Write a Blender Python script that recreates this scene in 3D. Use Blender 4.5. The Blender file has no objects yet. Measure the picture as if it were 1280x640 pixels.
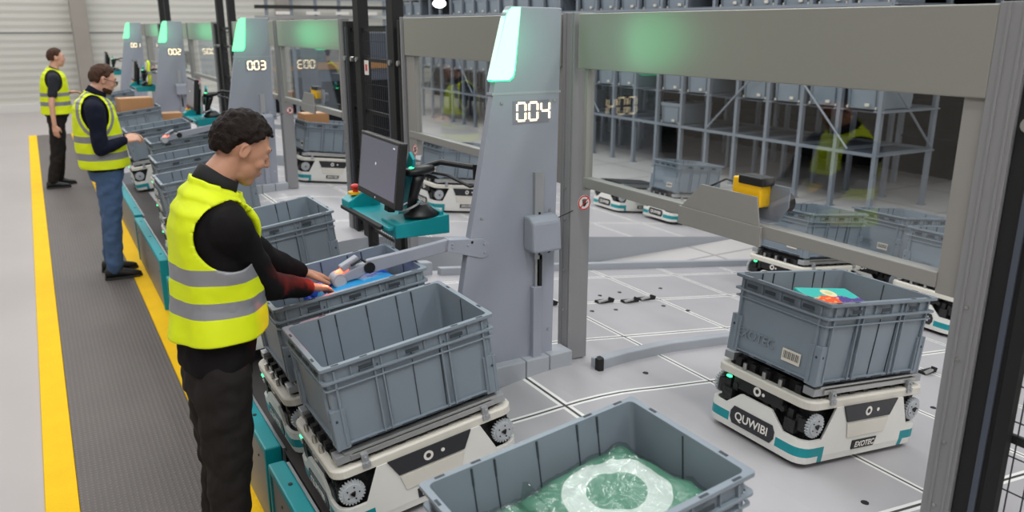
import bpy, bmesh, math, random
from mathutils import Vector, Matrix, Euler, noise
random.seed(7)
scene = bpy.context.scene
COL = scene.collection
PI = math.pi
V = Vector

# ------------------------------------------------------------ materials
def lin(c):
    c = c / 255.0
    return c / 12.92 if c <= .04045 else ((c + .055) / 1.055) ** 2.4
def rgb(r, g, b): return (lin(r), lin(g), lin(b), 1)
def mat(name, col, rough=.5, metal=0, spec=.5, bump=None, var=None, coat=0, emis=None, estr=0, trans=0):
    m = bpy.data.materials.new(name); m.use_nodes = True
    nt = m.node_tree; b = nt.nodes['Principled BSDF']
    b.inputs['Base Color'].default_value = col
    b.inputs['Roughness'].default_value = rough
    b.inputs['Metallic'].default_value = metal
    b.inputs['Specular IOR Level'].default_value = spec
    b.inputs['Coat Weight'].default_value = coat
    if trans: b.inputs['Transmission Weight'].default_value = trans
    if emis:
        b.inputs['Emission Color'].default_value = emis
        b.inputs['Emission Strength'].default_value = estr
    if bump or var:
        tc = nt.nodes.new('ShaderNodeTexCoord')
        nz = nt.nodes.new('ShaderNodeTexNoise')
        nt.links.new(tc.outputs['Object'], nz.inputs['Vector'])
        nz.inputs['Scale'].default_value = (bump or var)[0]
        nz.inputs['Detail'].default_value = 4
        if bump:
            bp = nt.nodes.new('ShaderNodeBump'); bp.inputs['Strength'].default_value = bump[1]
            bp.inputs['Distance'].default_value = .01
            nt.links.new(nz.outputs['Fac'], bp.inputs['Height']); nt.links.new(bp.outputs['Normal'], b.inputs['Normal'])
        if var:
            n2 = nt.nodes.new('ShaderNodeTexNoise'); nt.links.new(tc.outputs['Object'], n2.inputs['Vector'])
            n2.inputs['Scale'].default_value = var[0]; n2.inputs['Detail'].default_value = 5
            mx = nt.nodes.new('ShaderNodeMix'); mx.data_type = 'RGBA'
            k = var[1]
            mx.inputs[6].default_value = tuple(c * (1 - k) for c in col[:3]) + (1,)
            mx.inputs[7].default_value = tuple(min(1, c * (1 + k)) for c in col[:3]) + (1,)
            nt.links.new(n2.outputs['Fac'], mx.inputs[0]); nt.links.new(mx.outputs[2], b.inputs['Base Color'])
    return m
def N(nt, t, **kw):
    n = nt.nodes.new(t)
    for k, v in kw.items(): setattr(n, k, v)
    return n
def mth(nt, op, a, b=None, c=None):
    n = N(nt, 'ShaderNodeMath', operation=op)
    for i, v in enumerate((a, b, c)):
        if v is None: continue
        if isinstance(v, (int, float)): n.inputs[i].default_value = v
        else: nt.links.new(v, n.inputs[i])
    return n.outputs[0]
def mixc(nt, f, a, b):
    n = N(nt, 'ShaderNodeMix', data_type='RGBA')
    for i, v in ((0, f), (6, a), (7, b)):
        if isinstance(v, (tuple, float, int)): n.inputs[i].default_value = v
        else: nt.links.new(v, n.inputs[i])
    return n.outputs[2]

M = {}
M['bin'] = mat('bin_plastic', rgb(126, 137, 147), .42, var=(6, .06))
M['bin_in'] = mat('bin_plastic_inside', rgb(120, 132, 143), .5)
M['groove'] = mat('bin_groove', rgb(52, 60, 68), .6)
M['label'] = mat('paper_label', rgb(214, 208, 196), .6)
M['ink'] = mat('label_ink', rgb(60, 58, 56), .6)
M['white'] = mat('robot_white', rgb(222, 221, 216), .35, coat=.15)
M['cream'] = mat('robot_frame_white', rgb(212, 208, 198), .4)
M['teal'] = mat('teal_paint', rgb(0, 146, 154), .4)
M['tealdk'] = mat('teal_stripe', rgb(0, 138, 146), .4)
M['black'] = mat('black_plastic', rgb(24, 24, 26), .4)
M['blackm'] = mat('black_matt', rgb(17, 17, 18), .7)
M['blackgl'] = mat('black_gloss', rgb(40, 41, 45), .25)
M['mech'] = mat('dark_machinery', rgb(30, 30, 31), .45, bump=(60, .6))
M['steel'] = mat('steel', rgb(190, 190, 188), .32, metal=.9)
M['gear'] = mat('gear_grey', rgb(176, 180, 184), .45)
M['alu'] = mat('aluminium', rgb(175, 177, 180), .38, metal=.6)
M['taupe'] = mat('frame_grey_paint', rgb(142, 140, 136), .36, spec=.6)
M['postgrey'] = mat('post_grey_paint', rgb(132, 132, 134), .36, spec=.6)
M['panel'] = mat('header_panel_grey', rgb(150, 150, 143), .28, metal=.3, spec=.7)
M['tower'] = mat('tower_paint', rgb(148, 152, 164), .42, var=(3, .03))
M['curb'] = mat('curb_grey', rgb(158, 163, 170), .5)
M['guard'] = mat('guard_panel_grey', rgb(140, 138, 134), .5, var=(4, .05))
M['rubber'] = mat('belt_rubber', rgb(58, 54, 53), .75, bump=(120, .2))
M['skin'] = mat('skin', rgb(186, 136, 110), .5, var=(14, .08))
M['skin_pale'] = mat('skin_pale', rgb(208, 158, 134), .5, var=(14, .08))
M['hairdk'] = mat('hair_dark_brown', rgb(27, 17, 13), .65, spec=.2, bump=(160, .6), var=(60, .5))
M['hairbr'] = mat('hair_brown', rgb(70, 46, 32), .6, spec=.25, bump=(120, 1.0), var=(60, .35))
M['sweater'] = mat('black_fleece', rgb(22, 20, 22), .9, bump=(90, .08), spec=.15)
M['navy'] = mat('navy_jumper', rgb(20, 24, 40), .9, bump=(120, .25), spec=.2)
M['tshirt'] = mat('dark_tshirt', rgb(28, 32, 40), .9)
M['trousers'] = mat('black_trousers', rgb(32, 29, 28), .85, bump=(14, .6), spec=.25)
M['jeans'] = mat('blue_denim', rgb(66, 92, 128), .85, bump=(14, .5), var=(9, .25))
M['shoe'] = mat('black_shoe', rgb(22, 22, 23), .5)
M['sole'] = mat('dark_sole', rgb(45, 45, 46), .7)
M['hivis'] = mat('hi_vis_fabric', rgb(212, 227, 0), .65, emis=rgb(205, 228, 0), estr=.06, bump=(11, .35))
M['reflect'] = mat('reflective_tape', rgb(140, 141, 146), .45, metal=.2)
M['cuff'] = mat('collar_black', rgb(16, 16, 17), .8)
M['eye'] = mat('eye_white', rgb(225, 220, 215), .3)
M['iris'] = mat('iris_brown', rgb(40, 26, 18), .2)
M['lips'] = mat('lips', rgb(170, 108, 94), .5)
M['glasses'] = mat('glasses_frame', rgb(24, 22, 22), .3)
M['yellow'] = mat('yellow_edge', rgb(238, 190, 0), .65, spec=.2, bump=(70, .6), var=(5, .12))
M['sensor'] = mat('sensor_yellow', rgb(240, 185, 10), .4)
M['screen'] = mat('screen_surface', rgb(92, 94, 110), .22, emis=rgb(110, 112, 132), estr=.18)
M['icon'] = mat('screen_icon', rgb(200, 205, 215), .4, emis=rgb(200, 205, 215), estr=.5)
M['red'] = mat('red_plastic', rgb(200, 40, 30), .4)
M['signred'] = mat('sign_red', rgb(200, 45, 50), .5)
M['signwhite'] = mat('sign_white', rgb(225, 220, 215), .5)
M['wire'] = mat('mesh_wire_black', rgb(30, 31, 33), .5)
M['card'] = mat('cardboard', rgb(176, 130, 88), .8, var=(8, .08))
M['rack'] = mat('rack_steel', rgb(138, 146, 156), .42, metal=.3)
M['rackdk'] = mat('dark_void_and_panel', rgb(22, 23, 27), .9, spec=.2)  # darkened to stand in for the unlit void behind racks; also plain dark panels
M['pallet'] = mat('pallet_wood', rgb(150, 110, 70), .8, var=(8, .2))
M['machine'] = mat('machine_grey', rgb(72, 78, 90), .5, var=(3, .1))
M['concrete'] = mat('column_concrete', rgb(146, 140, 133), .85, var=(3, .1))
M['plinth'] = mat('wall_plinth', rgb(206, 204, 200), .7)
M['cable'] = mat('cable_black', rgb(20, 20, 20), .5)
M['ledgreen'] = mat('green_led', rgb(0, 200, 90), .3, emis=(.05, 1, .3, 1), estr=3)
M['lampred'] = mat('red_lamp', rgb(255, 60, 30), .3, emis=(1, .12, .05, 1), estr=5)
M['orange'] = mat('orange_strip', rgb(230, 120, 60), .6)
M['ceil_lamp'] = mat('lamp_tube', rgb(255, 255, 255), .3, emis=(.92, 1, .96, 1), estr=9)
M['digit'] = mat('display_segment', rgb(255, 240, 210), .3, emis=(1, .80, .50, 1), estr=2.3)
M['dispbg'] = mat('display_window', rgb(128, 130, 140), .3)
M['greenedge'] = mat('lamp_green_rim', rgb(20, 200, 120), .3, emis=(.06, 1, .42, 1), estr=1.6)
M['tub_blue'] = mat('blue_pack', rgb(14, 66, 190), .35)
M['sky'] = mat('light_blue_pack', rgb(50, 160, 225), .35)

def wall_mat():
    m = mat('corrugated_wall', rgb(190, 189, 181), .55); nt = m.node_tree; b = nt.nodes['Principled BSDF']
    tc = N(nt, 'ShaderNodeTexCoord'); sp = N(nt, 'ShaderNodeSeparateXYZ'); nt.links.new(tc.outputs['Object'], sp.inputs[0])
    f = mth(nt, 'FRACT', mth(nt, 'MULTIPLY', sp.outputs[2], 5.6))
    tri = mth(nt, 'ABSOLUTE', mth(nt, 'SUBTRACT', f, .5))
    bp = N(nt, 'ShaderNodeBump'); bp.inputs['Strength'].default_value = 1; bp.inputs['Distance'].default_value = .02
    nt.links.new(tri, bp.inputs['Height']); nt.links.new(bp.outputs[0], b.inputs['Normal'])
    seam = mth(nt, 'LESS_THAN', mth(nt, 'ABSOLUTE', mth(nt, 'SUBTRACT', sp.outputs[2], 1.95)), .022)
    nt.links.new(mixc(nt, seam, rgb(190, 189, 181), rgb(120, 120, 118)), b.inputs['Base Color'])
    return m
M['wall'] = wall_mat()

def ramp_mat():
    m = mat('ramp_floor', rgb(176, 178, 186), .38); nt = m.node_tree; b = nt.nodes['Principled BSDF']
    tc = N(nt, 'ShaderNodeTexCoord'); sp = N(nt, 'ShaderNodeSeparateXYZ'); nt.links.new(tc.outputs['Object'], sp.inputs[0])
    X, Y = sp.outputs[0], sp.outputs[1]
    white = black = None
    def mx(a, c): return c if a is None else mth(nt, 'MAXIMUM', a, c)
    for x0 in (1.80, 2.61, 3.385, 4.03, 4.68, 5.33):
        d = mth(nt, 'ABSOLUTE', mth(nt, 'SUBTRACT', X, x0))
        white = mx(white, mth(nt, 'LESS_THAN', d, .021)); black = mx(black, mth(nt, 'LESS_THAN', d, .006))
    # y lines, repeated in every station (5 m pitch)
    Ym = mth(nt, 'MODULO', mth(nt, 'ADD', Y, 20), 5.0)      # y in 0..5 of the station
    bend = mth(nt, 'MULTIPLY', mth(nt, 'POWER', mth(nt, 'MAXIMUM', mth(nt, 'SUBTRACT', 2.35, X), 0), 2), -.14)
    Yb = mth(nt, 'ADD', Ym, bend)
    yl = [(Yb, 2.58), (Ym, 3.25), (Ym, 3.865), (Ym, 4.43), (Ym, 1.42)]
    for c, y0 in yl:
        d = mth(nt, 'ABSOLUTE', mth(nt, 'SUBTRACT', c, y0))
        wl = mth(nt, 'LESS_THAN', d, .021); bl = mth(nt, 'LESS_THAN', d, .006)
        if y0 != 2.58:
            gate = mth(nt, 'GREATER_THAN', X, 2.0)
            wl = mth(nt, 'MULTIPLY', wl, gate); bl = mth(nt, 'MULTIPLY', bl, gate)
        white = mx(white, wl); black = mx(black, bl)
    nz = N(nt, 'ShaderNodeTexNoise'); nt.links.new(tc.outputs['Object'], nz.inputs['Vector']); nz.inputs['Scale'].default_value = 2.2; nz.inputs['Detail'].default_value = 6
    base = mixc(nt, nz.outputs['Fac'], rgb(160, 158, 161), rgb(182, 180, 183))
    c = mixc(nt, white, base, rgb(232, 232, 228)); c = mixc(nt, black, c, rgb(70, 68, 68))
    nt.links.new(c, b.inputs['Base Color'])
    return m
M['ramp'] = ramp_mat()

def floor_mat():
    m = mat('hall_floor', rgb(186, 186, 188), .38); nt = m.node_tree; b = nt.nodes['Principled BSDF']
    tc = N(nt, 'ShaderNodeTexCoord'); sp = N(nt, 'ShaderNodeSeparateXYZ'); nt.links.new(tc.outputs['Object'], sp.inputs[0])
    X, Y = sp.outputs[0], sp.outputs[1]
    w = None
    for c in (X, Y):
        d = mth(nt, 'ABSOLUTE', mth(nt, 'SUBTRACT', mth(nt, 'FRACT', mth(nt, 'MULTIPLY', c, 1 / 1.2)), .5))
        l = mth(nt, 'LESS_THAN', d, .012); w = l if w is None else mth(nt, 'MAXIMUM', w, l)
    w = mth(nt, 'MULTIPLY', w, mth(nt, 'GREATER_THAN', X, 2.3))
    nz = N(nt, 'ShaderNodeTexNoise'); nt.links.new(tc.outputs['Object'], nz.inputs['Vector']); nz.inputs['Scale'].default_value = 1.1; nz.inputs['Detail'].default_value = 5
    base = mixc(nt, nz.outputs['Fac'], rgb(158, 151, 149), rgb(170, 163, 161))  # walkway side darker and warmer: lamp falloff put into the colour
    robot = mth(nt, 'GREATER_THAN', X, 1.5)
    base = mixc(nt, robot, base, mixc(nt, nz.outputs['Fac'], rgb(176, 174, 172), rgb(206, 203, 200)))
    nt.links.new(mixc(nt, w, base, rgb(150, 146, 144)), b.inputs['Base Color'])
    return m
M['floor'] = floor_mat()

def mat_mat():
    m = mat('ribbed_rubber_mat', rgb(88, 84, 83), .62); nt = m.node_tree; b = nt.nodes['Principled BSDF']
    tc = N(nt, 'ShaderNodeTexCoord'); sp = N(nt, 'ShaderNodeSeparateXYZ'); nt.links.new(tc.outputs['Object'], sp.inputs[0])
    X, Y = sp.outputs[0], sp.outputs[1]
    a = mth(nt, 'SINE', mth(nt, 'MULTIPLY', mth(nt, 'ADD', X, Y), 125)); c = mth(nt, 'SINE', mth(nt, 'MULTIPLY', mth(nt, 'SUBTRACT', X, Y), 125))
    h = mth(nt, 'MAXIMUM', mth(nt, 'MULTIPLY', a, c), 0)
    bp = N(nt, 'ShaderNodeBump'); bp.inputs['Strength'].default_value = .8; bp.inputs['Distance'].default_value = .004
    nt.links.new(h, bp.inputs['Height']); nt.links.new(bp.outputs[0], b.inputs['Normal'])
    nz = N(nt, 'ShaderNodeTexNoise'); nt.links.new(tc.outputs['Object'], nz.inputs['Vector']); nz.inputs['Scale'].default_value = 2; nz.inputs['Detail'].default_value = 5
    base = mixc(nt, nz.outputs['Fac'], rgb(80, 74, 71), rgb(96, 89, 85))
    nt.links.new(mixc(nt, mth(nt, 'MULTIPLY', h, .45), base, rgb(128, 122, 118)), b.inputs['Base Color'])
    return m
M['mat'] = mat_mat()

def glass_mat():
    m = bpy.data.materials.new('pane_glass'); m.use_nodes = True; nt = m.node_tree; nt.nodes.clear()
    o = N(nt, 'ShaderNodeOutputMaterial'); t = N(nt, 'ShaderNodeBsdfTransparent'); g = N(nt, 'ShaderNodeBsdfGlossy')
    t.inputs[0].default_value = (.93, .95, .95, 1); g.inputs['Roughness'].default_value = .015; g.inputs[0].default_value = (1, 1, 1, 1)
    fr = N(nt, 'ShaderNodeLayerWeight'); fr.inputs[0].default_value = .5
    f = mth(nt, 'MULTIPLY_ADD', mth(nt, 'POWER', fr.outputs['Facing'], 5.0), .9, .052)
    mx = N(nt, 'ShaderNodeMixShader'); nt.links.new(f, mx.inputs[0]); nt.links.new(t.outputs[0], mx.inputs[1]); nt.links.new(g.outputs[0], mx.inputs[2])
    nt.links.new(mx.outputs[0], o.inputs[0]); return m
M['glass'] = glass_mat()
def film_mat():
    m = bpy.data.materials.new('clear_plastic_film'); m.use_nodes = True; nt = m.node_tree; nt.nodes.clear()
    o = N(nt, 'ShaderNodeOutputMaterial'); t = N(nt, 'ShaderNodeBsdfTransparent'); g = N(nt, 'ShaderNodeBsdfGlossy')
    t.inputs[0].default_value = (.86, .9, .88, 1); g.inputs['Roughness'].default_value = .12
    tc = N(nt, 'ShaderNodeTexCoord'); nz = N(nt, 'ShaderNodeTexNoise'); nt.links.new(tc.outputs['Object'], nz.inputs['Vector'])
    nz.inputs['Scale'].default_value = 8; nz.inputs['Detail'].default_value = 2; nz.inputs['Distortion'].default_value = 2.5
    bp = N(nt, 'ShaderNodeBump'); bp.inputs['Strength'].default_value = 1; bp.inputs['Distance'].default_value = .03
    nt.links.new(nz.outputs['Fac'], bp.inputs['Height']); nt.links.new(bp.outputs[0], g.inputs['Normal'])
    mx = N(nt, 'ShaderNodeMixShader'); mx.inputs[0].default_value = .10; nt.links.new(t.outputs[0], mx.inputs[1]); nt.links.new(g.outputs[0], mx.inputs[2])
    nt.links.new(mx.outputs[0], o.inputs[0]); return m
M['film'] = film_mat()

def green_bag_mat():      # green garment bag print: white ring with a green middle
    m = mat('green_bag_print', rgb(70, 130, 105), .45, coat=.3); nt = m.node_tree; b = nt.nodes['Principled BSDF']
    tc = N(nt, 'ShaderNodeTexCoord'); sp = N(nt, 'ShaderNodeSeparateXYZ'); nt.links.new(tc.outputs['Object'], sp.inputs[0])
    nz = N(nt, 'ShaderNodeTexNoise'); nt.links.new(tc.outputs['Object'], nz.inputs['Vector']); nz.inputs['Scale'].default_value = 9; nz.inputs['Detail'].default_value = 3
    x = mth(nt, 'ADD', sp.outputs[0], mth(nt, 'MULTIPLY', mth(nt, 'SUBTRACT', nz.outputs['Fac'], .5), .02)); y = sp.outputs[1]
    r = mth(nt, 'SQRT', mth(nt, 'ADD', mth(nt, 'POWER', mth(nt, 'MULTIPLY', x, 1.0), 2), mth(nt, 'POWER', mth(nt, 'MULTIPLY', y, 1.0), 2)))
    ring = mth(nt, 'MULTIPLY', mth(nt, 'LESS_THAN', r, .135), mth(nt, 'GREATER_THAN', r, .075))
    base = mixc(nt, nz.outputs['Fac'], rgb(74, 128, 104), rgb(104, 156, 134))
    nt.links.new(mixc(nt, ring, base, rgb(214, 222, 218)), b.inputs['Base Color'])
    bp = N(nt, 'ShaderNodeBump'); bp.inputs['Strength'].default_value = .4; bp.inputs['Distance'].default_value = .02
    nt.links.new(nz.outputs['Fac'], bp.inputs['Height']); nt.links.new(bp.outputs[0], b.inputs['Normal'])
    return m
M['bag'] = green_bag_mat()
M['bagplain'] = mat('green_bag', rgb(86, 140, 116), .4, coat=.3, bump=(9, .5), var=(7, .15))

def book_mat():
    m = mat('picture_book_cover', rgb(70, 190, 180), .3); nt = m.node_tree; b = nt.nodes['Principled BSDF']
    tc = N(nt, 'ShaderNodeTexCoord'); sp = N(nt, 'ShaderNodeSeparateXYZ'); nt.links.new(tc.outputs['Object'], sp.inputs[0])
    X, Y = sp.outputs[0], sp.outputs[1]
    nz = N(nt, 'ShaderNodeTexNoise'); nt.links.new(tc.outputs['Object'], nz.inputs['Vector']); nz.inputs['Scale'].default_value = 22
    wob = mth(nt, 'MULTIPLY', mth(nt, 'SUBTRACT', nz.outputs['Fac'], .5), .12)
    low = mth(nt, 'LESS_THAN', mth(nt, 'ADD', Y, wob), .012)
    left = mth(nt, 'LESS_THAN', mth(nt, 'ADD', X, wob), .0)
    vz = N(nt, 'ShaderNodeTexVoronoi'); nt.links.new(tc.outputs['Object'], vz.inputs['Vector']); vz.inputs['Scale'].default_value = 45
    coral = mixc(nt, mth(nt, 'LESS_THAN', vz.outputs['Distance'], .35), rgb(236, 90, 50), rgb(250, 190, 90))
    purple = mixc(nt, mth(nt, 'LESS_THAN', vz.outputs['Distance'], .3), rgb(84, 70, 140), rgb(220, 130, 150))
    c = mixc(nt, low, rgb(60, 188, 178), mixc(nt, left, purple, coral))
    d = mth(nt, 'SQRT', mth(nt, 'ADD', mth(nt, 'POWER', mth(nt, 'SUBTRACT', X, .0), 2), mth(nt, 'POWER', mth(nt, 'SUBTRACT', Y, .045), 2)))
    c = mixc(nt, mth(nt, 'LESS_THAN', d, .035), c, rgb(236, 222, 180)); c = mixc(nt, mth(nt, 'LESS_THAN', d, .016), c, rgb(205, 210, 150))
    nt.links.new(c, b.inputs['Base Color']); return m
M['book'] = book_mat()

def lamp_mat(name, col, s):
    m = bpy.data.materials.new(name); m.use_nodes = True; nt = m.node_tree; nt.nodes.clear()
    o = N(nt, 'ShaderNodeOutputMaterial'); e = N(nt, 'ShaderNodeEmission'); e.inputs[0].default_value = col; e.inputs[1].default_value = s
    nt.links.new(e.outputs[0], o.inputs[0]); return m
M['lamp_near'] = lamp_mat('status_lamp_pale_green', (.74, 1, .86, 1), 1.25)
M['lamp_far'] = lamp_mat('status_lamp_green', (.28, 1, .50, 1), 1.5)

# ------------------------------------------------------------ mesh builder
class MB:
    def __init__(s): s.bm = bmesh.new(); s.mi = 0
    def _fin(s, faces, mi=None):
        for f in faces: f.material_index = s.mi if mi is None else mi
    def poly3(s, pts, mi=None):
        vs = [s.bm.verts.new(p) for p in pts]; f = s.bm.faces.new(vs); s._fin([f], mi); return f
    def box(s, c, d, mi=None, rot=None):
        hx, hy, hz = d[0] / 2, d[1] / 2, d[2] / 2
        R = Euler(rot).to_matrix() if rot else Matrix.Identity(3); c = V(c)
        v = [s.bm.verts.new(c + R @ V((x * hx, y * hy, z * hz))) for x in (-1, 1) for y in (-1, 1) for z in (-1, 1)]
        F = [(0, 1, 3, 2), (4, 6, 7, 5), (0, 4, 5, 1), (2, 3, 7, 6), (0, 2, 6, 4), (1, 5, 7, 3)]
        s._fin([s.bm.faces.new([v[i] for i in f]) for f in F], mi); return s
    def span(s, a, b, mi=None):
        return s.box([(a[i] + b[i]) / 2 for i in range(3)], [abs(b[i] - a[i]) for i in range(3)], mi)
    def rings(s, rs, mi=None, cap=True, loop=False, mis=None):
        R = [[s.bm.verts.new(p) for p in r] for r in rs]; n = len(R[0]); fs = []
        pairs = list(zip(R, R[1:])) + ([(R[-1], R[0])] if loop else [])
        for k, (a, b) in enumerate(pairs):
            row = [s.bm.faces.new((a[i], a[(i + 1) % n], b[(i + 1) % n], b[i])) for i in range(n)]
            s._fin(row, mis[k] if mis else mi)
        if cap and not loop:
            s._fin([s.bm.faces.new(R[0][::-1]), s.bm.faces.new(R[-1])], mi)
        return R
    def prism(s, poly, axis, a, b, mi=None):
        def P(u, v, w): return {'x': (w, u, v), 'y': (u, w, v), 'z': (u, v, w)}[axis]
        s.rings([[P(u, v, a) for u, v in poly], [P(u, v, b) for u, v in poly]], mi); return s
    def tube(s, pts, r, n=10, mi=None):
        pts = [V(p) for p in pts]; rr = r if isinstance(r, (list, tuple)) else [r] * len(pts); rs = []; up = None
        for i, p in enumerate(pts):
            t = (pts[min(i + 1, len(pts) - 1)] - pts[max(i - 1, 0)]).normalized()
            if up is None:
                up = t.orthogonal().normalized()
            up = (up - t * up.dot(t)).normalized(); w = t.cross(up)
            rs.append([p + (up * math.cos(2 * PI * k / n) + w * math.sin(2 * PI * k / n)) * rr[i] for k in range(n)])
        s.rings(rs, mi); return s
    def cyl(s, c, r, h, axis='z', n=20, mi=None, r2=None):
        c = V(c); d = {'x': V((1, 0, 0)), 'y': V((0, 1, 0)), 'z': V((0, 0, 1))}[axis]
        return s.tube([c - d * h / 2, c + d * h / 2], [r, r if r2 is None else r2], n, mi)
    def ell(s, c, r, rot=None, seg=14, rg=9, mi=None):
        c = V(c); r = (r, r, r) if isinstance(r, (int, float)) else r
        R = Euler(rot).to_matrix() if rot else Matrix.Identity(3)
        rs = []
        for i in range(rg + 1):
            th = PI * (i + .02) / (rg + .04)
            rs.append([c + R @ V((r[0] * math.sin(th) * math.cos(2 * PI * k / seg), r[1] * math.sin(th) * math.sin(2 * PI * k / seg), r[2] * math.cos(th))) for k in range(seg)])
        s.rings(rs[::-1], mi); return s
    def cap(s, pts, rr, mi=None, seg=12):
        """chain of tapered cones with balls at the joints"""
        pts = [V(p) for p in pts]
        for p, r in zip(pts, rr): s.ell(p, r, seg=seg, rg=8, mi=mi)
        for (a, b, ra, rb) in zip(pts, pts[1:], rr, rr[1:]):
            if (b - a).length > 1e-4: s.tube([a, b], [ra, rb], seg, mi)
        return s
    def build(s, name, mats, parent=None, smooth=False, mods=(), bevel=None, loc=None, rot=None):
        me = bpy.data.meshes.new(name); bmesh.ops.recalc_face_normals(s.bm, faces=s.bm.faces[:])
        s.bm.to_mesh(me); s.bm.free()
        for m in (mats if isinstance(mats, (list, tuple)) else [mats]): me.materials.append(M[m] if isinstance(m, str) else m)
        if smooth:
            for p in me.polygons: p.use_smooth = True
        o = bpy.data.objects.new(name, me); COL.objects.link(o)
        if parent: o.parent = parent
        if loc is not None: o.location = loc
        if rot is not None: o.rotation_euler = rot
        if bevel:
            b = o.modifiers.new('bevel', 'BEVEL'); b.width = bevel; b.segments = 2; b.limit_method = 'ANGLE'; b.angle_limit = .6
        return o

def rrect(hx, hy, r, n=5, z=0):
    pts = []
    for cx, cy, a0 in ((hx - r, hy - r, 0), (-hx + r, hy - r, PI / 2), (-hx + r, -hy + r, PI), (hx - r, -hy + r, 1.5 * PI)):
        for k in range(n + 1):
            a = a0 + PI / 2 * k / n; pts.append((cx + r * math.cos(a), cy + r * math.sin(a), z))
    return pts
def tag(o, label, cat, group=None, kind=None):
    if label: o['label'] = label
    if cat: o['category'] = cat
    if group: o['group'] = group
    if kind: o['kind'] = kind
    return o
def thing(name, label, cat, loc=(0, 0, 0), rot=(0, 0, 0), group=None):
    o = bpy.data.objects.new(name, None); COL.objects.link(o); o.location = loc; o.rotation_euler = rot
    o.empty_display_size = .1
    return tag(o, label, cat, group)
def copy_tree(o, parent=None):
    c = o.copy(); COL.objects.link(c)
    if parent: c.parent = parent
    for ch in KIDS.get(o.name, None) or list(o.children): copy_tree(ch, c)
    return c
KIDS = {}
def dup(o, loc, rot=(0, 0, 0), label=None, group=None):
    c = copy_tree(o); c.location = loc; c.rotation_euler = rot
    if label: c['label'] = label
    if group: c['group'] = group
    return c
def text_obj(name, txt, size, mtl, parent, loc, rot, extrude=.0006, shear=0, sx=1, bold=0):
    cu = bpy.data.curves.new(name, 'FONT'); cu.body = txt; cu.size = size; cu.align_x = 'CENTER'; cu.align_y = 'CENTER'; cu.extrude = extrude
    cu.shear = shear; cu.offset = bold
    tmp = bpy.data.objects.new('tmp', cu); COL.objects.link(tmp)
    dg = bpy.context.evaluated_depsgraph_get(); me = bpy.data.meshes.new_from_object(tmp.evaluated_get(dg))
    bpy.data.objects.remove(tmp); bpy.data.curves.remove(cu)
    me.materials.clear(); me.materials.append(M[mtl]); me.name = name
    o = bpy.data.objects.new(name, me); COL.objects.link(o); o.parent = parent; o.location = loc; o.rotation_euler = rot; o.scale = (sx, 1, 1)
    return o
def struct(o): o['kind'] = 'structure'; return o

# ------------------------------------------------------------ setting
m = MB(); m.span((-7, -4, -.12), (16, 30, 0)); struct(m.build('floor', 'floor'))
m = MB(); m.span((-7, 24.3, 0), (16, 24.5, 8)); struct(m.build('wall_back', 'wall'))
m = MB(); m.span((-7, 24.2, 0), (16, 24.3, .2)); struct(m.build('baseboard_back', 'plinth'))
m = MB(); m.span((-7.2, -4, 0), (-7, 24.5, 8)); struct(m.build('wall_left', 'concrete'))
m = MB(); m.span((-7.2, -4.2, 0), (16, -4, 8)); struct(m.build('wall_front', 'plinth'))
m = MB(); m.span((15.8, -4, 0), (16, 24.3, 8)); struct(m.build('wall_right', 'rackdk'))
for y0 in (3, 8, 13, 18):
    m = MB(); y1, y2 = y0 - 2.23, y0 + 1.72
    m.prism([(.765, 0), (.765, .375), (1.775, .517), (1.875, .5272), (1.975, .5316), (2.075, .5298), (2.175, .5207), (6.16, .0005), (6.16, 0)], 'y', y1, y2, 0)
    m.bm.faces.ensure_lookup_table(); bmesh.ops.recalc_face_normals(m.bm, faces=m.bm.faces[:])
    for f in m.bm.faces:
        f.material_index = 0 if f.normal.z > .5 else 1
    struct(m.build('floor_ramp', ['ramp', 'curb']))
# concrete columns on the back wall
for i, (x0, x1, lb) in enumerate(((1.05, 1.42, 'taupe concrete column against the back wall, behind the two far workers'), (6.27, 6.66, 'taupe concrete column on the back wall, above the light grey tower panels'))):
    m = MB(); m.span((x0, 23.75, 0), (x1, 24.2, 8)); tag(m.build('concrete_column', 'concrete', bevel=.02), lb, 'column')

# walkway mat
t = thing('walkway_mat', 'long dark ribbed rubber mat with yellow edges that the three workers stand on', 'mat', (.22, 8, 0))
m = MB(); m.span((-.3, -6.5, 0), (.3, 10.7, .012)); o = m.build('rubber_surface', 'mat', t); 
def strip(x0, x1, name):
    m = MB(); m.prism([(x0, 0), (x0 + .004, .014), (x1 - .004, .014), (x1, 0)], 'y', -6.5, 10.7); return m.build(name, 'yellow', t)
strip(-.44, -.3, 'yellow_edge'); strip(.3, .44, 'yellow_edge')

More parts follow.
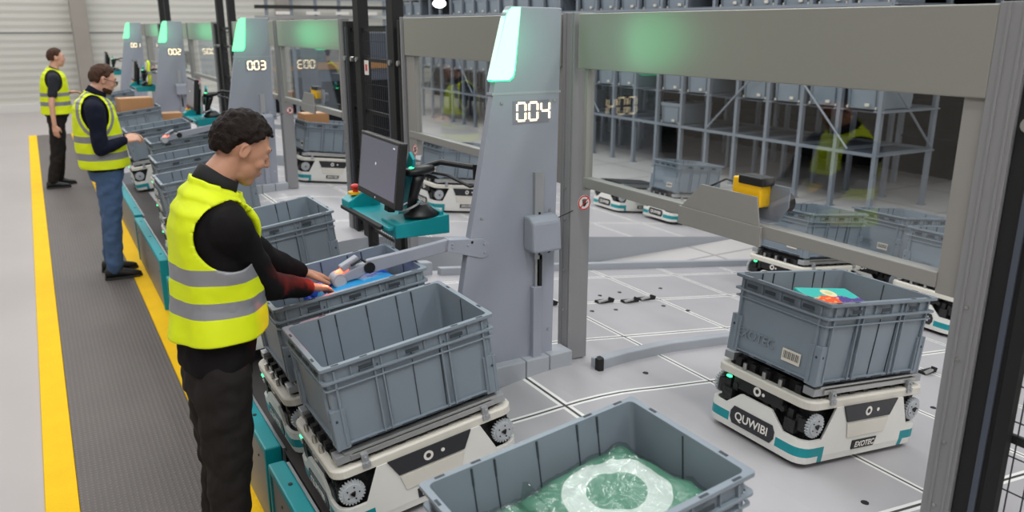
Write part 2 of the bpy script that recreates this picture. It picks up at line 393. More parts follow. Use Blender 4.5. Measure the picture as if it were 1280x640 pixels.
# ------------------------------------------------------------ storage bin
def make_bin():
    t = thing('storage_bin', '', 'bin')
    L, W, H = .325, .228, .315; tp = .010
    m = MB()
    hx, hy, th = L - .014, W - .014, .004
    def wallring(hx, hy, z, r=.014): return rrect(hx, hy, r, 4, z)
    # outer skin tapering down, inner skin
    m.rings([wallring(hx - tp, hy - tp, .0), wallring(hx - .001, hy - .001, H - .012), wallring(L, W, H - .012, .009), wallring(L, W, H, .009),
             wallring(hx - th, hy - th, H, .016), wallring(hx - tp - th, hy - tp - th, .008, .012)], cap=True)
    # second flange
    m.rings([wallring(hx, hy, H - .062), wallring(L - .001, W - .001, H - .062), wallring(L - .001, W - .001, H - .054), wallring(hx, hy, H - .054)], cap=False, loop=True)
    m.rings([wallring(hx, hy, H - .09), wallring(L - .006, W - .006, H - .09), wallring(L - .006, W - .006, H - .085), wallring(hx, hy, H - .085)], cap=False, loop=True)
    # bottom flange
    m.rings([wallring(hx - tp, hy - tp, .012), wallring(hx + .002, hy + .002, .012), wallring(hx + .002, hy + .002, .017), wallring(hx - tp, hy - tp, .017)], cap=False, loop=True)
    m.build('shell', 'bin', t, bevel=.0012)
    # ribs
    m = MB()
    def rib(x, s, long, w=.005, z0=.012, z1=H - .055, d=.013):
        if long: m.span((x - w / 2, s * (hy - (.0035 if z1 > .27 else tp + .002)), z0), (x + w / 2, s * (hy - tp + d), z1))
        else: m.span((s * (hx - (.0035 if z1 > .27 else tp + .002)), x - w / 2, z0), (s * (hx - tp + d), x + w / 2, z1))
    for s in (-1, 1):
        for x in (-.125, .125):
            for dx in (-.014, .014): rib(x + dx, s, True, .006, .012, H - .02, .017)
        for x in (-.278, .278): rib(x, s, True, .007, .012, H - .02, .018)
        for y in (-.185, .185): rib(y, s, False, .007, .012, H - .02, .018)
        for x in (-.22, -.05, .05, .22): rib(x, s, True, .004, H - .062, H - .02, .018)
        for y in (-.09, .0, .09): rib(y, s, False, .004, H - .062, H - .02, .018)
    # corner posts
    for sx in (-1, 1):
        for sy in (-1, 1):
            m.box((sx * (hx - .02), sy * (hy - .003), .075), (.05, .012, .15)); m.box((sx * (hx - .003), sy * (hy - .02), .075), (.012, .05, .15))
    m.build('ribs', 'bin', t, bevel=.0012)
    m = MB()
    for s in (-1, 1):
        for x in (-.19, -.125, 0, .125, .19):
            m.box((x, s * (hy - th - .001), H - .03), (.005, .006, .05), rot=(0, 0, 0)); m.box((x, s * (hy - th - tp / 2 - .0005), H / 2), (.0028, .004, H - .02), rot=(-s * tp / H, 0, 0))
        for y in (0,): m.box((s * (hx - th - tp / 2 - .0005), y, H / 2), (.004, .0035, H - .02), rot=(0, s * tp / H, 0))
        for x in (0,): m.box((x, s * (hy - tp / 2 + .0005), H / 2 - .03), (.0025, .003, H - .09), rot=(-s * tp / H, 0, 0))
        for x in (-.105, .105): m.box((x, s * (hy - tp / 2 + .0005), H / 2 - .03), (.0025, .003, H - .09), rot=(-s * tp / H, 0, 0))
        for x in (-.27, -.17, .17, .27): m.box((x, s * (W - .007), H + .0004), (.026, .008, .0012))
        for y in (-.13, .13): m.box((s * (L - .007), y, H + .0004), (.008, .026, .0012))
        for k in range(6):
            x = -.23 + k * .092; m.box((x, s * (hy + .0015), .009), (.06, .003, .005))
        for k in range(4):
            y = -.135 + k * .09; m.box((s * (hx + .0015), y, .009), (.003, .062, .005))
            m.box((s * (L - .0005), y, H - .034), (.002, .05, .014))
        for x in (-.17, 0, .17): m.box((x, s * (W - .0005), H - .034), (.05, .002, .014))
        for sx in (-1, 1):
            m.cyl((sx * (hx - .012), s * (hy + .003), .11), .005, .004, 'y', 10); m.cyl((sx * (hx + .003), s * (hy - .012), .11), .005, .004, 'x', 10)
    m.build('slots_and_seams', 'groove', t)
    return t
BIN = make_bin()
def add_barcode(b, side=-1):
    m = MB(); x = -.3165 + .0085
    m.box((x - .001, -.09, .07), (.0016, .085, .048), 0)
    for k in range(13): m.box((x - .0022, -.125 + .0058 * k, .072), (.001, .0028 if k % 3 else .0014, .028), 1)
    o = m.build('barcode_label', ['label', 'ink'], b, rot=(0, 0, 0)); o['label'] = 'white paper barcode label'
    text_obj('embossed_lettering', 'EXOTEC', .05, 'bin', b, (x - .001, .09, .085), (PI / 2, 0, -PI / 2), .0016)
BIN_L = copy_tree(BIN); add_barcode(BIN_L)

# ------------------------------------------------------------ warehouse robot
def make_robot():
    t = thing('warehouse_robot', '', 'robot')
    HX, HY, R = .36, .245, .055
    xs = [-.30, -.285, -.262, -.235, -.205, -.165, -.1, 0, .1, .165, .205, .235, .262, .285, .30]
    ysd = [-.185, -.15, -.12, -.08, 0, .08, .12, .15, .185]
    per = []
    for x in xs: per.append((x, -HY))
    for k in range(1, 5): a = -PI / 2 + PI / 2 * k / 5; per.append((HX - R + R * math.cos(a), -HY + R + R * math.sin(a)))
    for y in ysd: per.append((HX, y))
    for k in range(1, 5): a = PI / 2 * k / 5; per.append((HX - R + R * math.cos(a), HY - R + R * math.sin(a)))
    for x in xs[::-1]: per.append((x, HY))
    for k in range(1, 5): a = PI / 2 + PI / 2 * k / 5; per.append((-HX + R + R * math.cos(a), HY - R + R * math.sin(a)))
    for y in ysd[::-1]: per.append((-HX, y))
    for k in range(1, 5): a = PI + PI / 2 * k / 5; per.append((-HX + R + R * math.cos(a), -HY + R + R * math.sin(a)))
    def h(x, y):
        if abs(y) > HY - .01:
            a = abs(x); return .237 if a <= .205 else (.115 if a >= .262 else .237 - .122 * (a - .205) / .057)
        if abs(x) > HX - .01:
            a = abs(y); return .178 if a <= .08 else (.118 if a >= .15 else .178 - .06 * (a - .08) / .07)
        return .116
    rows = []
    for zf in (.022, .05, .086): rows.append([(x * (.985 if zf < .03 else 1), y * (.985 if zf < .03 else 1), zf) for x, y in per])
    rows.append([(x, y, h(x, y)) for x, y in per])
    inner = [[(x * .965, y * .95, z) for x, y, z in r] for r in rows[::-1]]
    m = MB(); m.rings(rows + inner, cap=False, loop=True, mi=0); m.bm.faces.ensure_lookup_table()
    n = len(per)
    for k in range(n):
        x0, y0 = per[k]; x1, y1 = per[(k + 1) % n]; cx, cy = (x0 + x1) / 2, (y0 + y1) / 2
        f1 = m.bm.faces[n + k]; f0 = m.bm.faces[k]
        if abs(cy) > HY - .01 and abs(cx) <= .235: continue
        if abs(cx) > HX - .01 and abs(cy) <= .12: continue
        f1.material_index = 1
        if abs(cy) > HY - .01 and .235 < abs(cx) <= .262: f0.material_index = 1
    m.build('skirt', ['white', 'tealdk'], t)
    # upper frame: rounded ring
    m = MB()
    a = [(x, y) for x, y, z in rrect(HX - .004, HY - .004, .05, 6)]
    def ring(inset, z): return [(x, y, z) for x, y, _ in rrect(HX - .004 - inset, HY - .004 - inset, .05 - inset * .6, 6)]
    m.rings([ring(0, .236), ring(0, .264), ring(.006, .27), ring(.034, .27), ring(.034, .245), ring(.01, .236)], cap=False, loop=True)
    m.build('top_frame', 'cream', t, bevel=.002)
    # chassis: dark machinery inside
    m = MB(); m.span((-.31, -.2, .02), (.31, .2, .255)); 
    rnd = random.Random(3)
    for sx in (-1, 1):
        for k in range(10):
            y = -.19 + k * .04; m.box((sx * .325, y, .2 + rnd.uniform(-.03, .02)), (.03, .025, rnd.uniform(.02, .06)))
        for sy in (-1, 1):
            m.cyl((sx * .31, sy * .2, .17), .035, .05, 'z', 14); m.box((sx * .335, sy * .16, .15), (.03, .05, .05)); m.cyl((sx * .345, sy * .12, .2), .012, .02, 'x', 10)
            m.cyl((sx * .25, sy * .17, .06), .04, .03, 'y', 18)
    m.span((-.30, -.19, .25), (.30, .19, .305)); m.span((-.27, -.17, .3), (.27, .17, .329))
    for k in range(7):
        x = -.26 + k * .085
        for sy in (-1, 1): m.box((x, sy * .2, .285), (.03, .03, .03))
    for k in range(5):
        y = -.15 + k * .075
        for sx in (-1, 1): m.box((sx * .31, y, .285), (.03, .028, .034))
    m.build('chassis', 'mech', t)
    # silver parts
    m = MB()
    for sy in (-1, 1):
        m.box((0, sy * .222, .3), (.56, .022, .02)); m.box((0, sy * .212, .318), (.6, .03, .01))
    for sx in (-1, 1):
        for k in (-.08, .0, .1): m.cyl((sx * .34, k, .285), .009, .03, 'z', 10)
    m.build('lift_rail', 'steel', t, bevel=.002)
    for sx in (-1, 1):
        for sy in (-1, 1):
            m = MB(); m.box((sx * .235, sy * .236, .278), (.024, .016, .05)); m.box((sx * .235, sy * .246, .262), (.03, .006, .02)); m.cyl((sx * .235, sy * .25, .266), .005, .006, 'y', 8)
            m.cyl((sx * .235, sy * .248, .29), .005, .008, 'y', 8)
            m.box((sx * .30, sy * .2, .3), (.06, .05, .03)); m.build('rail_clip', 'alu', t, bevel=.0015)
            # gear wheel
            m = MB(); c = V((sx * .300, sy * .232, .172)); nt_ = 24; pts = []
            for k in range(nt_ * 4):
                a = 2 * PI * k / (nt_ * 4); r = .047 if k % 4 in (1, 2) else .040; pts.append((c.x + r * math.cos(a), c.z + r * math.sin(a)))
            m.prism(pts, 'y', c.y - .007, c.y + .007)
            m.cyl((c.x, sy * .24, c.z), .034, .006, 'y', 24)
            g = m.build('gear_wheel', 'gear', t)
            m = MB(); m.cyl((c.x, sy * .246, c.z), .012, .008, 'y', 3); m.cyl((c.x, sy * .244, c.z), .007, .012, 'y', 12)
            for k in range(5):
                a = 2 * PI * k / 5; m.cyl((c.x + .023 * math.cos(a), sy * .2435, c.z + .023 * math.sin(a)), .003, .002, 'y', 8)
            m.build('hub', 'black', g)
    # long faces: recessed logo plate, white recess, nameplate
    for sy, rz in ((-1, 0), (1, PI)):
        m = MB(); y = sy * (HY + .002)
        m.prism([(-.165, .24), (.165, .24), (.13, .172), (-.13, .172)], 'y', y - .003, y + .003); p = m.build('logo_plate', 'blackgl', t, bevel=.001)
        m = MB(); yy = sy * (HY + .0055); rr = []
        for rad in (.019, .0095): rr.append([(.012 * sy + rad * math.cos(2 * PI * k / 28), yy, .206 + rad * math.sin(2 * PI * k / 28)) for k in range(28)])
        m.rings(rr, cap=False); m.cyl((.045 * (-sy) if sy < 0 else -.045 + .02, yy, .206), .0075, .001, 'y', 16)
        m.build('round_emblem', 'signwhite', p)
        m = MB(); m.prism([(-.128, .165), (.128, .165), (.112, .105), (-.112, .105)], 'y', y - .0025, y + .0005); m.build('recess', 'cream', t, bevel=.001)
        m = MB(); m.prism([(-.072, .052), (.062, .052), (.075, .088), (-.072, .088)], 'y', y - .002, y + .003); p = m.build('nameplate', 'black', t)
        text_obj('lettering', 'EXOTEC', .031, 'signwhite', p, (.0, sy * (HY + .006), .0695), (PI / 2, 0, rz), .0004, .15, bold=.0008)
    for sx, rz in ((-1, -PI / 2), (1, PI / 2)):
        m = MB(); x = sx * (HX + .002)
        m.prism([(-.112, .098), (-.098, .122), (.098, .122), (.112, .098), (.112, .072), (.098, .05), (-.098, .05), (-.112, .072)], 'x', x - .002, x + .003); p = m.build('nameplate', 'blackgl', t)
        text_obj('lettering', 'QUWIBI', .047, 'signwhite', p, (sx * (HX + .006), 0, .086), (PI / 2, 0, rz), .0004, bold=.0008)
        m = MB(); m.box((sx * .335, 0, .215), (.03, .23, .05)); p = m.build('emblem_plate', 'black', t, bevel=.003)
        m = MB(); xx = sx * .3515; rr = []
        for rad in (.019, .009): rr.append([(xx, .01 + rad * math.cos(2 * PI * k / 28), .215 + rad * math.sin(2 * PI * k / 28)) for k in range(28)])
        m.rings(rr, cap=False); m.cyl((xx, -.022 * (1), .213), .007, .001, 'x', 16); m.build('round_emblem', 'signwhite', p)
    m = MB(); m.box((-.352, .16, .225), (.012, .02, .008)); m.box((.352, -.16, .225), (.012, .02, .008)); m.build('status_led', 'ledgreen', t)
    for sx in (-1, 1):
        for sy in (-1, 1):
            m = MB(); m.cyl((sx * .24, sy * .15, .027), .027, .03, 'y', 20); m.build('wheel', 'blackm', t)
    return t
ROBOT = make_robot()

def strip_none(o): return o
TILT_L = -.118; TILT_R = .1307
def put_robot(x, y, z, ry, label, group, yaw=0, proto=[False]):
    if not proto[0]: proto[0] = True; r = ROBOT; r.location = (x, y, z); r.rotation_euler = (0, ry, yaw); r['label'] = label; r['group'] = group; return r
    return dup(ROBOT, (x, y, z), (0, ry, yaw), label, group)
usedb = [False]
def put_bin(x, y, z, ry, label, group, yaw=0, labelled=False):
    src = BIN_L if labelled else BIN
    if not src.get('label'):
        src.location = (x, y, z); src.rotation_euler = (0, ry, yaw); src['label'] = label; src['group'] = group; return src
    return dup_bin(src, (x, y, z), (0, ry, yaw), label, group)
def dup_bin(src, loc, rot, label, group):
    c = src.copy(); COL.objects.link(c); c.location = loc; c.rotation_euler = rot; c['label'] = label; c['group'] = group
    for ch in src.children:
        d = ch.copy(); COL.objects.link(d); d.parent = c
    return c
def seat(x, y, z, ry):   # bin bottom centre -> robot ground centre
    R = Euler((0, ry, 0)).to_matrix(); p = V((x, y, z)) - R @ V((0, 0, .331)); return p

GB = 'grey storage bins riding on the robots'; GR = 'white and teal warehouse robots'
fits = [
 (1.023, 1.358, .769, -.114, 'grey storage bin in the foreground holding bagged green garments', None, False),
 (1.030, 2.609, .757, -.126, 'empty grey storage bin tilted on the nearest robot, in front of the tower', 'white robot with toothed wheels under the empty tilted bin beside the tower', False),
 (1.028, 3.176, .785, -.118, 'grey storage bin the nearest worker reaches into, holding a blue pack', 'white robot mostly hidden under the bin the nearest worker picks from', False),
 (.989, 4.255, .821, -.126, 'empty grey storage bin behind the nearest worker\'s hands, left of the monitor', 'white robot hidden under the bin left of the monitor', False),
 (1.030, 6.23, .765, -.120, 'empty grey storage bin just behind the nearest worker\'s shoulder, front of the distant row', 'white robot under the bin behind the nearest worker\'s shoulder', False),
 (1.115, 7.20, .775, -.120, 'grey storage bin second in the distant row, behind the nearest worker\'s head', 'white robot under the second bin of the distant row', False),
 (1.215, 8.33, .785, -.120, 'grey storage bin under the distant grey scanner arm', 'white robot under the bin below the distant scanner arm', False),
 (1.12, 9.50, .770, -.120, 'grey storage bin the worker in blue jeans stands over', 'white robot with a toothed wheel beside the worker in blue jeans', False),
 (1.10, 11.6, .765, -.120, 'grey storage bin behind the cardboard box, far down the row', 'white robot under the bin behind the cardboard box', False),
 (1.10, 12.75, .765, -.120, 'grey storage bin beside the second tower from the back', 'white robot beside the second tower from the back', False),
 (1.10, 14.6, .765, -.120, 'grey storage bin near the hands of the farthest worker', 'white robot near the farthest worker', False),
]
bins = []
for (x, y, z, ry, lb, lr, lab) in fits:
    bins.append(put_bin(x, y, z, ry, lb, GB, labelled=lab))
    p = seat(x, y, z, ry)
    if lr: put_robot(p.x, p.y, p.z, ry, lr, GR)
p = seat(*fits[0][:4]); put_robot(p.x, p.y, p.z, fits[0][3], 'white robot hidden under the foreground bin of green garments', GR)
def ramp_z(x): return .805 - .1307 * x
def ramp_set(x, y, lb, lr, yaw=0, labelled=True, flat=False):
    z = 0 if flat else max(ramp_z(x), .03); ry = 0 if flat else TILT_R
    put_robot(x, y, z + .002, ry, lr, GR, yaw)
    if lb:
        R = Euler((0, ry, yaw)).to_matrix(); q = V((x, y, z)) + R @ V((0, 0, .332)); bins.append(put_bin(q.x, q.y, q.z, ry, lb, GB, yaw, labelled))
        return bins[-1]
ramp_set(2.60, 1.99, None, 'white robot with legible nameplates alone on the ramp, under the bin with the picture book')
fb = put_bin(2.602, 1.968, .803, TILT_R, 'grey storage bin with a barcode label and a picture book inside, on the ramp', GB, 0, True)
ramp_set(4.68, 3.80, 'grey storage bin behind the picture book bin, with a white label', 'white robot with dark mechanism behind the picture book bin', .05)
ramp_set(5.20, 2.98, 'grey storage bin beside the right glass stile, on the rightmost robot', 'rightmost white robot, beside the glass panel\'s right stile')
ramp_set(5.60, 3.72, 'grey storage bin between the two bins on the far right, farthest back', 'robot hidden behind the two bins at far right')
ramp_set(3.46, 7.06, 'grey storage bin seen through the glass left of the numbered near tower', 'white robot seen square-on through the glass left of the numbered near tower')
ramp_set(2.66, 8.68, 'grey storage bin seen through the far glass panel, above the robot with round wheel', 'white robot behind the far glass panel, left of the black fence')
ramp_set(3.3, 8.3, None, 'white robot nose just left of the black fence posts')
for (x, y, lb, lr) in ((6.0, 6.58, 'grey storage bin seen through the glass above the rail, in front of the rack', 'small white robot standing on the flat floor, below the bin near the rack'),
                       (5.80, 7.24, None, 'small white robot on the flat floor right of the hand sign, without a bin')):
    ramp_set(x, y, lb, lr)

# ------------------------------------------------------------ contents of bins
def local_at(binobj, p): return binobj.location + binobj.rotation_euler.to_matrix() @ V(p)
def pillow(name, hx, hy, h, mats, n=26, seed=0, amp=.012):
    m = MB(); rnd = V((seed * 3.1, seed * 1.7, 0)); top = []; grid = {}
    for i in range(n + 1):
        for j in range(n + 1):
            u, v = i / n * 2 - 1, j / n * 2 - 1
            e = (1 - abs(u) ** 4) * (1 - abs(v) ** 4); x, y = hx * u, hy * v
            z = h * e ** .5 + amp * noise.noise(V((x * 14, y * 14, 0)) + rnd) + amp * .6 * noise.noise(V((x * 40, y * 40, 3)) + rnd)
            grid[i, j] = (m.bm.verts.new((x, y, max(z, .002))), m.bm.verts.new((x, y, 0)))
    for i in range(n):
        for j in range(n):
            for k in (0, 1): m.bm.faces.new([grid[a][k] for a in ((i, j), (i + 1, j), (i + 1, j + 1), (i, j + 1))])
    for i in range(n):
        for (a, b) in (((i, 0), (i + 1, 0)), ((i, n), (i + 1, n)), ((0, i), (0, i + 1)), ((n, i), (n, i + 1))):
            m.bm.faces.new((grid[a][0], grid[b][0], grid[b][1], grid[a][1]))
    return m
g0 = bins[0]
o = pillow('b', .185, .18, .05, None, seed=1).build('garment_bag', 'bag', None, smooth=True)
o.location = local_at(g0, (.085, -.01, .195)); o.rotation_euler = (0, -.114, .12)
tag(o, 'green garment in clear plastic with a big white ring print, right half of foreground bin', 'packed garment')
f = pillow('f', .19, .185, .056, None, seed=1, amp=.018); fo = f.build('plastic_film', 'film', o, smooth=True); fo.location = (0, 0, .004)
o = pillow('b', .11, .19, .045, None, seed=4).build('garment_bag', 'bagplain', None, smooth=True)
o.location = local_at(g0, (-.195, -.01, .175)); o.rotation_euler = (0, -.15, -.05)
tag(o, 'plain green garment in clear plastic, left half of the foreground bin', 'packed garment')
f = pillow('f', .115, .195, .052, None, seed=9, amp=.018); fo = f.build('plastic_film', 'film', o, smooth=True); fo.location = (0, 0, .004)
m = MB(); rs = []
for k in range(16):
    u = k / 15; rs.append([V((-.085 + .03 * math.sin(u * 5) + .008 * math.sin(u * 23), .17 - .34 * u, .19)), V((-.09 + .02 * math.sin(u * 5 + 1), .17 - .34 * u, .255 - .05 * abs(u - .3) + .01 * math.sin(u * 19)))])
for a, b in zip(rs, rs[1:]):
    m.bm.faces.new([m.bm.verts.new(p) for p in (a[0], b[0], b[1], a[1])])
bmesh.ops.remove_doubles(m.bm, verts=m.bm.verts[:], dist=.0001)
o = m.build('plastic_flap', 'film', None, smooth=True); sm = o.modifiers.new('s', 'SOLIDIFY'); sm.thickness = .001
o.location = g0.location; o.rotation_euler = g0.rotation_euler
tag(o, 'clear plastic flap standing up between the two green garments', 'plastic film')
# flat stuffing under the garments so they rest on something
m = MB(); m.span((-.28, -.19, .009), (.28, .19, .185)); o = m.build('folded_garments', 'bagplain', None, bevel=.03, loc=g0.location, rot=g0.rotation_euler)
tag(o, 'stack of folded green garments under the two plastic bags in the foreground bin', 'packed garment')
# picture book in the ramp bin
m = MB(); m.box((0, 0, .012), (.27, .2, .024)); o = m.build('picture_book', 'book', None, bevel=.006)
o.location = local_at(fb, (.06, .04, .225)); o.rotation_euler = (.14, .1307, -.18)
tag(o, 'turquoise picture book pack with orange coral and a white shell, in the ramp bin', 'book')
m = MB(); m.box((.03, .03, .11), (.44, .28, .20)); o = m.build('cardboard_box', 'card', None, bevel=.006, loc=fb.location, rot=fb.rotation_euler)
tag(o, 'cardboard box under the turquoise picture book in the ramp bin', 'box')
# blue pack
bb = bins[2]
m = pillow('p', .17, .13, .05, None, seed=6, amp=.004); m.bm.faces.ensure_lookup_table()
for f in m.bm.faces:
    c = f.calc_center_median(); f.material_index = 1 if (c.y + .25 * c.x + .015 * math.sin(c.x * 40) < -.02) else 0
o = m.build('blue_pack', ['tub_blue', 'sky'], None, smooth=True); o.location = local_at(bb, (.07, -.02, .235)); o.rotation_euler = (.0, -.118, .1)
tag(o, 'shiny royal and light blue pack in the bin the nearest worker reaches into', 'packed product')
m = MB()
for (x, y, a, b) in ((.03, .05, .035, .016), (.085, .045, .022, .011)):
    pts = [(x + a * math.cos(2 * PI * k / 24), y + b * math.sin(2 * PI * k / 24)) for k in range(24)]; m.prism(pts, 'z', .050, .057)
so = m.build('white_oval_print', 'signwhite', o)
m = MB(); m.span((-.12, -.15, .009), (.26, .15, .225)); o = m.build('blue_carton', 'tub_blue', None, bevel=.01, loc=bb.location, rot=bb.rotation_euler)
tag(o, 'dark blue carton under the shiny blue pack in the picked bin', 'box')
def carton(loc, dims, label, rz=0):
    hx, hy, hz = dims; t = thing('cardboard_box', label, 'box', loc, (0, 0, rz)); m = MB()
    m.box((0, 0, hz / 2), (hx, hy, hz)); m.build('carton', 'card', t, bevel=.004)
    m = MB(); m.box((0, 0, hz + .001), (hx * .98, .05, .001)); m.build('tape', 'label', t)
carton((1.1, 11.6, .80), (.40, .3, .42), 'brown cardboard box in front of the worker in blue jeans', .1)
carton((2.58, 8.70, .835), (.27, .26, .37), 'brown cardboard box seen through the far glass panel')
carton((1.60, 12.3, .49), (.3, .3, .45), 'small brown cardboard box left of the teal far workstation')

# ------------------------------------------------------------ station parts
SEG = {'0': 'abcdef', '1': 'bc', '2': 'abged', '3': 'abgcd', '4': 'fgbc', '5': 'afgcd'}
def digit(m, ch, x0, z0, w=.042, h=.075, t=.0085, y=-.002, sh=.0):
    c = {'a': ((w / 2, h), (w, t)), 'g': ((w / 2, h / 2), (w, t)), 'd': ((w / 2, 0), (w, t)),
         'f': ((0, h * .75), (t, h / 2)), 'b': ((w, h * .75), (t, h / 2)), 'e': ((0, h * .25), (t, h / 2)), 'c': ((w, h * .25), (t, h / 2))}
    for s in SEG[ch]:
        (x, z), (a, b) = c[s]; m.box((x0 + x, y, z0 + z), (a - .007 if a > b else a, .004, b if a > b else b - .009))
def tower(y0, code, label, near, ped=True):
    t = thing('pick_station_tower', label, 'station tower', (0, y0, 0), group='numbered station towers')
    m = MB()
    outer = [(1.43, .56), (1.975, .56), (2.0, 2.178), (1.745, 2.182), (1.725, 2.15), (1.52, 1.1)]
    m.prism(outer, 'y', 0, .045); m.build('tower_body', 'tower', t, bevel=.004)
    m = MB(); m.span((1.655, -.0012, 1.822), (2.0, .046, 1.832)); 
    m.build('panel_joint', 'curb', t)
    m = MB(); pts = [(1.652, 1.883), (1.720, 2.135), (1.733, 2.165), (1.752, 2.180), (1.795, 2.180), (1.765, 1.925), (1.757, 1.897), (1.738, 1.883)]
    m.prism(pts, 'y', -.006, .0455); lp = m.build('status_lamp', 'lamp_near' if near else 'lamp_far', t, bevel=.006)
    m = MB(); pts2 = [(x + (.004 if x > 1.73 and z < 2.15 else .0), z - (.004 if z < 1.9 else 0)) for x, z in pts]; m.prism(pts2, 'y', -.002, .03); m.build('lamp_rim', 'greenedge', t)
    pl = bpy.data.lights.new('status_lamp_glow', 'POINT'); pl.energy = 1.5; pl.color = (.1, 1, .4); pl.shadow_soft_size = .14; po = bpy.data.objects.new('status_lamp_glow', pl); COL.objects.link(po); po.location = (1.70, y0 - .10, 2.04)
    m = MB(); m.span((1.755, -.0015, 1.695), (1.94, .002, 1.795)); dw = m.build('display_window', 'dispbg', t)
    for i, ch in enumerate(code):
        m = MB(); digit(m, ch, 1.777 + i * .061, 1.71); o = m.build('digit', 'digit', dw)
    m = MB()
    for (x, z) in ((1.70, 1.79), (1.965, 1.79), (1.60, 1.30), (1.95, 1.30), (1.95, .72), (1.55, 1.2)): m.cyl((x, -.003, z), .006, .004, 'y', 12)
    m.build('screws', 'steel', t)
    m = MB(); m.span((1.86, -.022, 1.08), (1.905, 0, 1.48)); m.span((1.878, -.026, 1.1), (1.887, -.02, 1.3), 1); m.span((1.885, -.022, .95), (1.9, -.004, 1.1), 1); m.span((1.865, -.02, .95), (1.875, -.001, 1.1)); m.build('slide_rail', ['alu', 'blackm'], t)
    m = MB(); m.prism([(-.095, 1.13), (-.001, 1.13), (-.001, 1.29), (-.05, 1.29), (-.085, 1.27)], 'x', 1.81, 1.96); m.build('slide_cover', 'tower', t, bevel=.012)
    m = MB(); m.span((1.85, -.03, .56), (1.895, 0, .95)); m.build('lower_channel', 'tower', t, bevel=.003)
    m = MB(); m.tube([(1.9, -.01, 1.3), (1.93, -.02, 1.2), (1.955, -.02, 1.17), (1.965, -.015, 1.12), (1.94, -.01, 1.1)], .003, 6); m.tube([(1.92, -.01, 1.24), (2.08, .0, 1.28)], .0025, 6); m.build('cable', 'cable', t)
    # curb under the tower
    m = MB()
    for k, (a, b) in enumerate(((1.40, 1.60), (1.604, 1.80), (1.804, 1.93), (1.934, 2.06))): m.span((a, -.05, .5), (b, .06, .605))
    m.build('base_curb', 'curb', t, bevel=.005)
    return t
tower(3.0, '004', 'nearest tall grey station tower reading 004 with pale green lamp', True)
tower(8.0, '003', 'grey station tower reading 003, second from the camera', False)
tower(13.0, '002', 'grey station tower reading 002, third from the camera', False)
tower(18.0, '001', 'farthest grey station tower, lamp nearest the back wall', False)

def glass_frame(ya, yb, label, x=2.1, hx=0):
    t = thing('glass_screen', label, 'glass screen', (x, 0, 0), group='glass screens between the stations and the robots')
    za, zb = 1.435, 2.155
    m = MB(); m.span((-.031, ya + .0, 1.925), (.012, yb + hx, 2.155)); m.build('header_panel', 'panel', t, bevel=.003)
    for y, wd in ((ya, .06), (yb - (.02 if hx else .13), .02 if hx else .13)):
        m = MB(); m.span((-.02, y, 1.3 if wd > .1 else 1.39), (.02, y + wd, 1.926)); m.build('stile', 'taupe', t, bevel=.002)
    m = MB(); m.span((-.025, ya + .06, 1.405), (.02, yb - .01, 1.45)); m.build('bottom_rail', 'taupe', t, bevel=.003)
    m = MB(); m.span((-.003, ya + .055, 1.445), (.003, yb - .015, 1.93)); m.build('pane', 'glass', t)
    return t
def post(y, label, z0=.53, x=2.1, w=.09, mt='postgrey', h=2.16, extra=False, name='screen_post'):
    t = thing(name, label, 'post', (x, y, z0), group='grey posts carrying the glass screens')
    m = MB(); m.span((-.03, -w / 2, 0), (.03, w / 2, h - z0)); m.span((-.034, -w / 2 + .012, 0), (.034, -w / 2 + .02, h - z0)); m.span((-.034, w / 2 - .03, 0), (.034, w / 2 - .022, h - z0)); m.build('profile', mt, t, bevel=.002)
    m = MB()
    for z in (.25, .45, .7, .85): m.cyl((-.032, 0, z), .005, .004, 'x', 10)
    m.build('screws', 'steel', t)
    if extra:
        m = MB(); m.span((.028, -w / 2, 0), (.08, w / 2, h - z0)); m.build('side_profile', mt, t, bevel=.002)
    return t
def hand_sign(loc, r, label, rz=0):
    t = thing('prohibition_sign', label, 'sign', loc, (0, 0, rz), group='round no-touching signs')
    m = MB(); m.cyl((0, 0, 0), r, .002, 'x', 36); m.build('disc', 'signwhite', t)
    m = MB(); a = [(-.0018, r * .97 * math.cos(2 * PI * k / 36), r * .97 * math.sin(2 * PI * k / 36)) for k in range(36)]; b = [(-.0018, r * .8 * math.cos(2 * PI * k / 36), r * .8 * math.sin(2 * PI * k / 36)) for k in range(36)]
    m.rings([a, b], cap=False); m.box((-.0028, 0, 0), (.0008, r * 1.7, r * .13), rot=(-PI / 4, 0, 0)); m.build('red_ring_and_bar', 'signred', t)
    m = MB(); m.ell((-.0015, 0, -r * .2), (.0008, r * .28, r * .3), seg=16)
    for k, (yy, zz, an) in enumerate(((-.24, .25, .15), (-.08, .33, .04), (.08, .33, -.05), (.22, .22, -.2), (.38, -.1, -.9))): m.box((-.0015, -r * yy, r * zz * .8), (.0012, r * .11, r * .5), rot=(-an, 0, 0))
    m.build('hand', 'black', t)
    return t
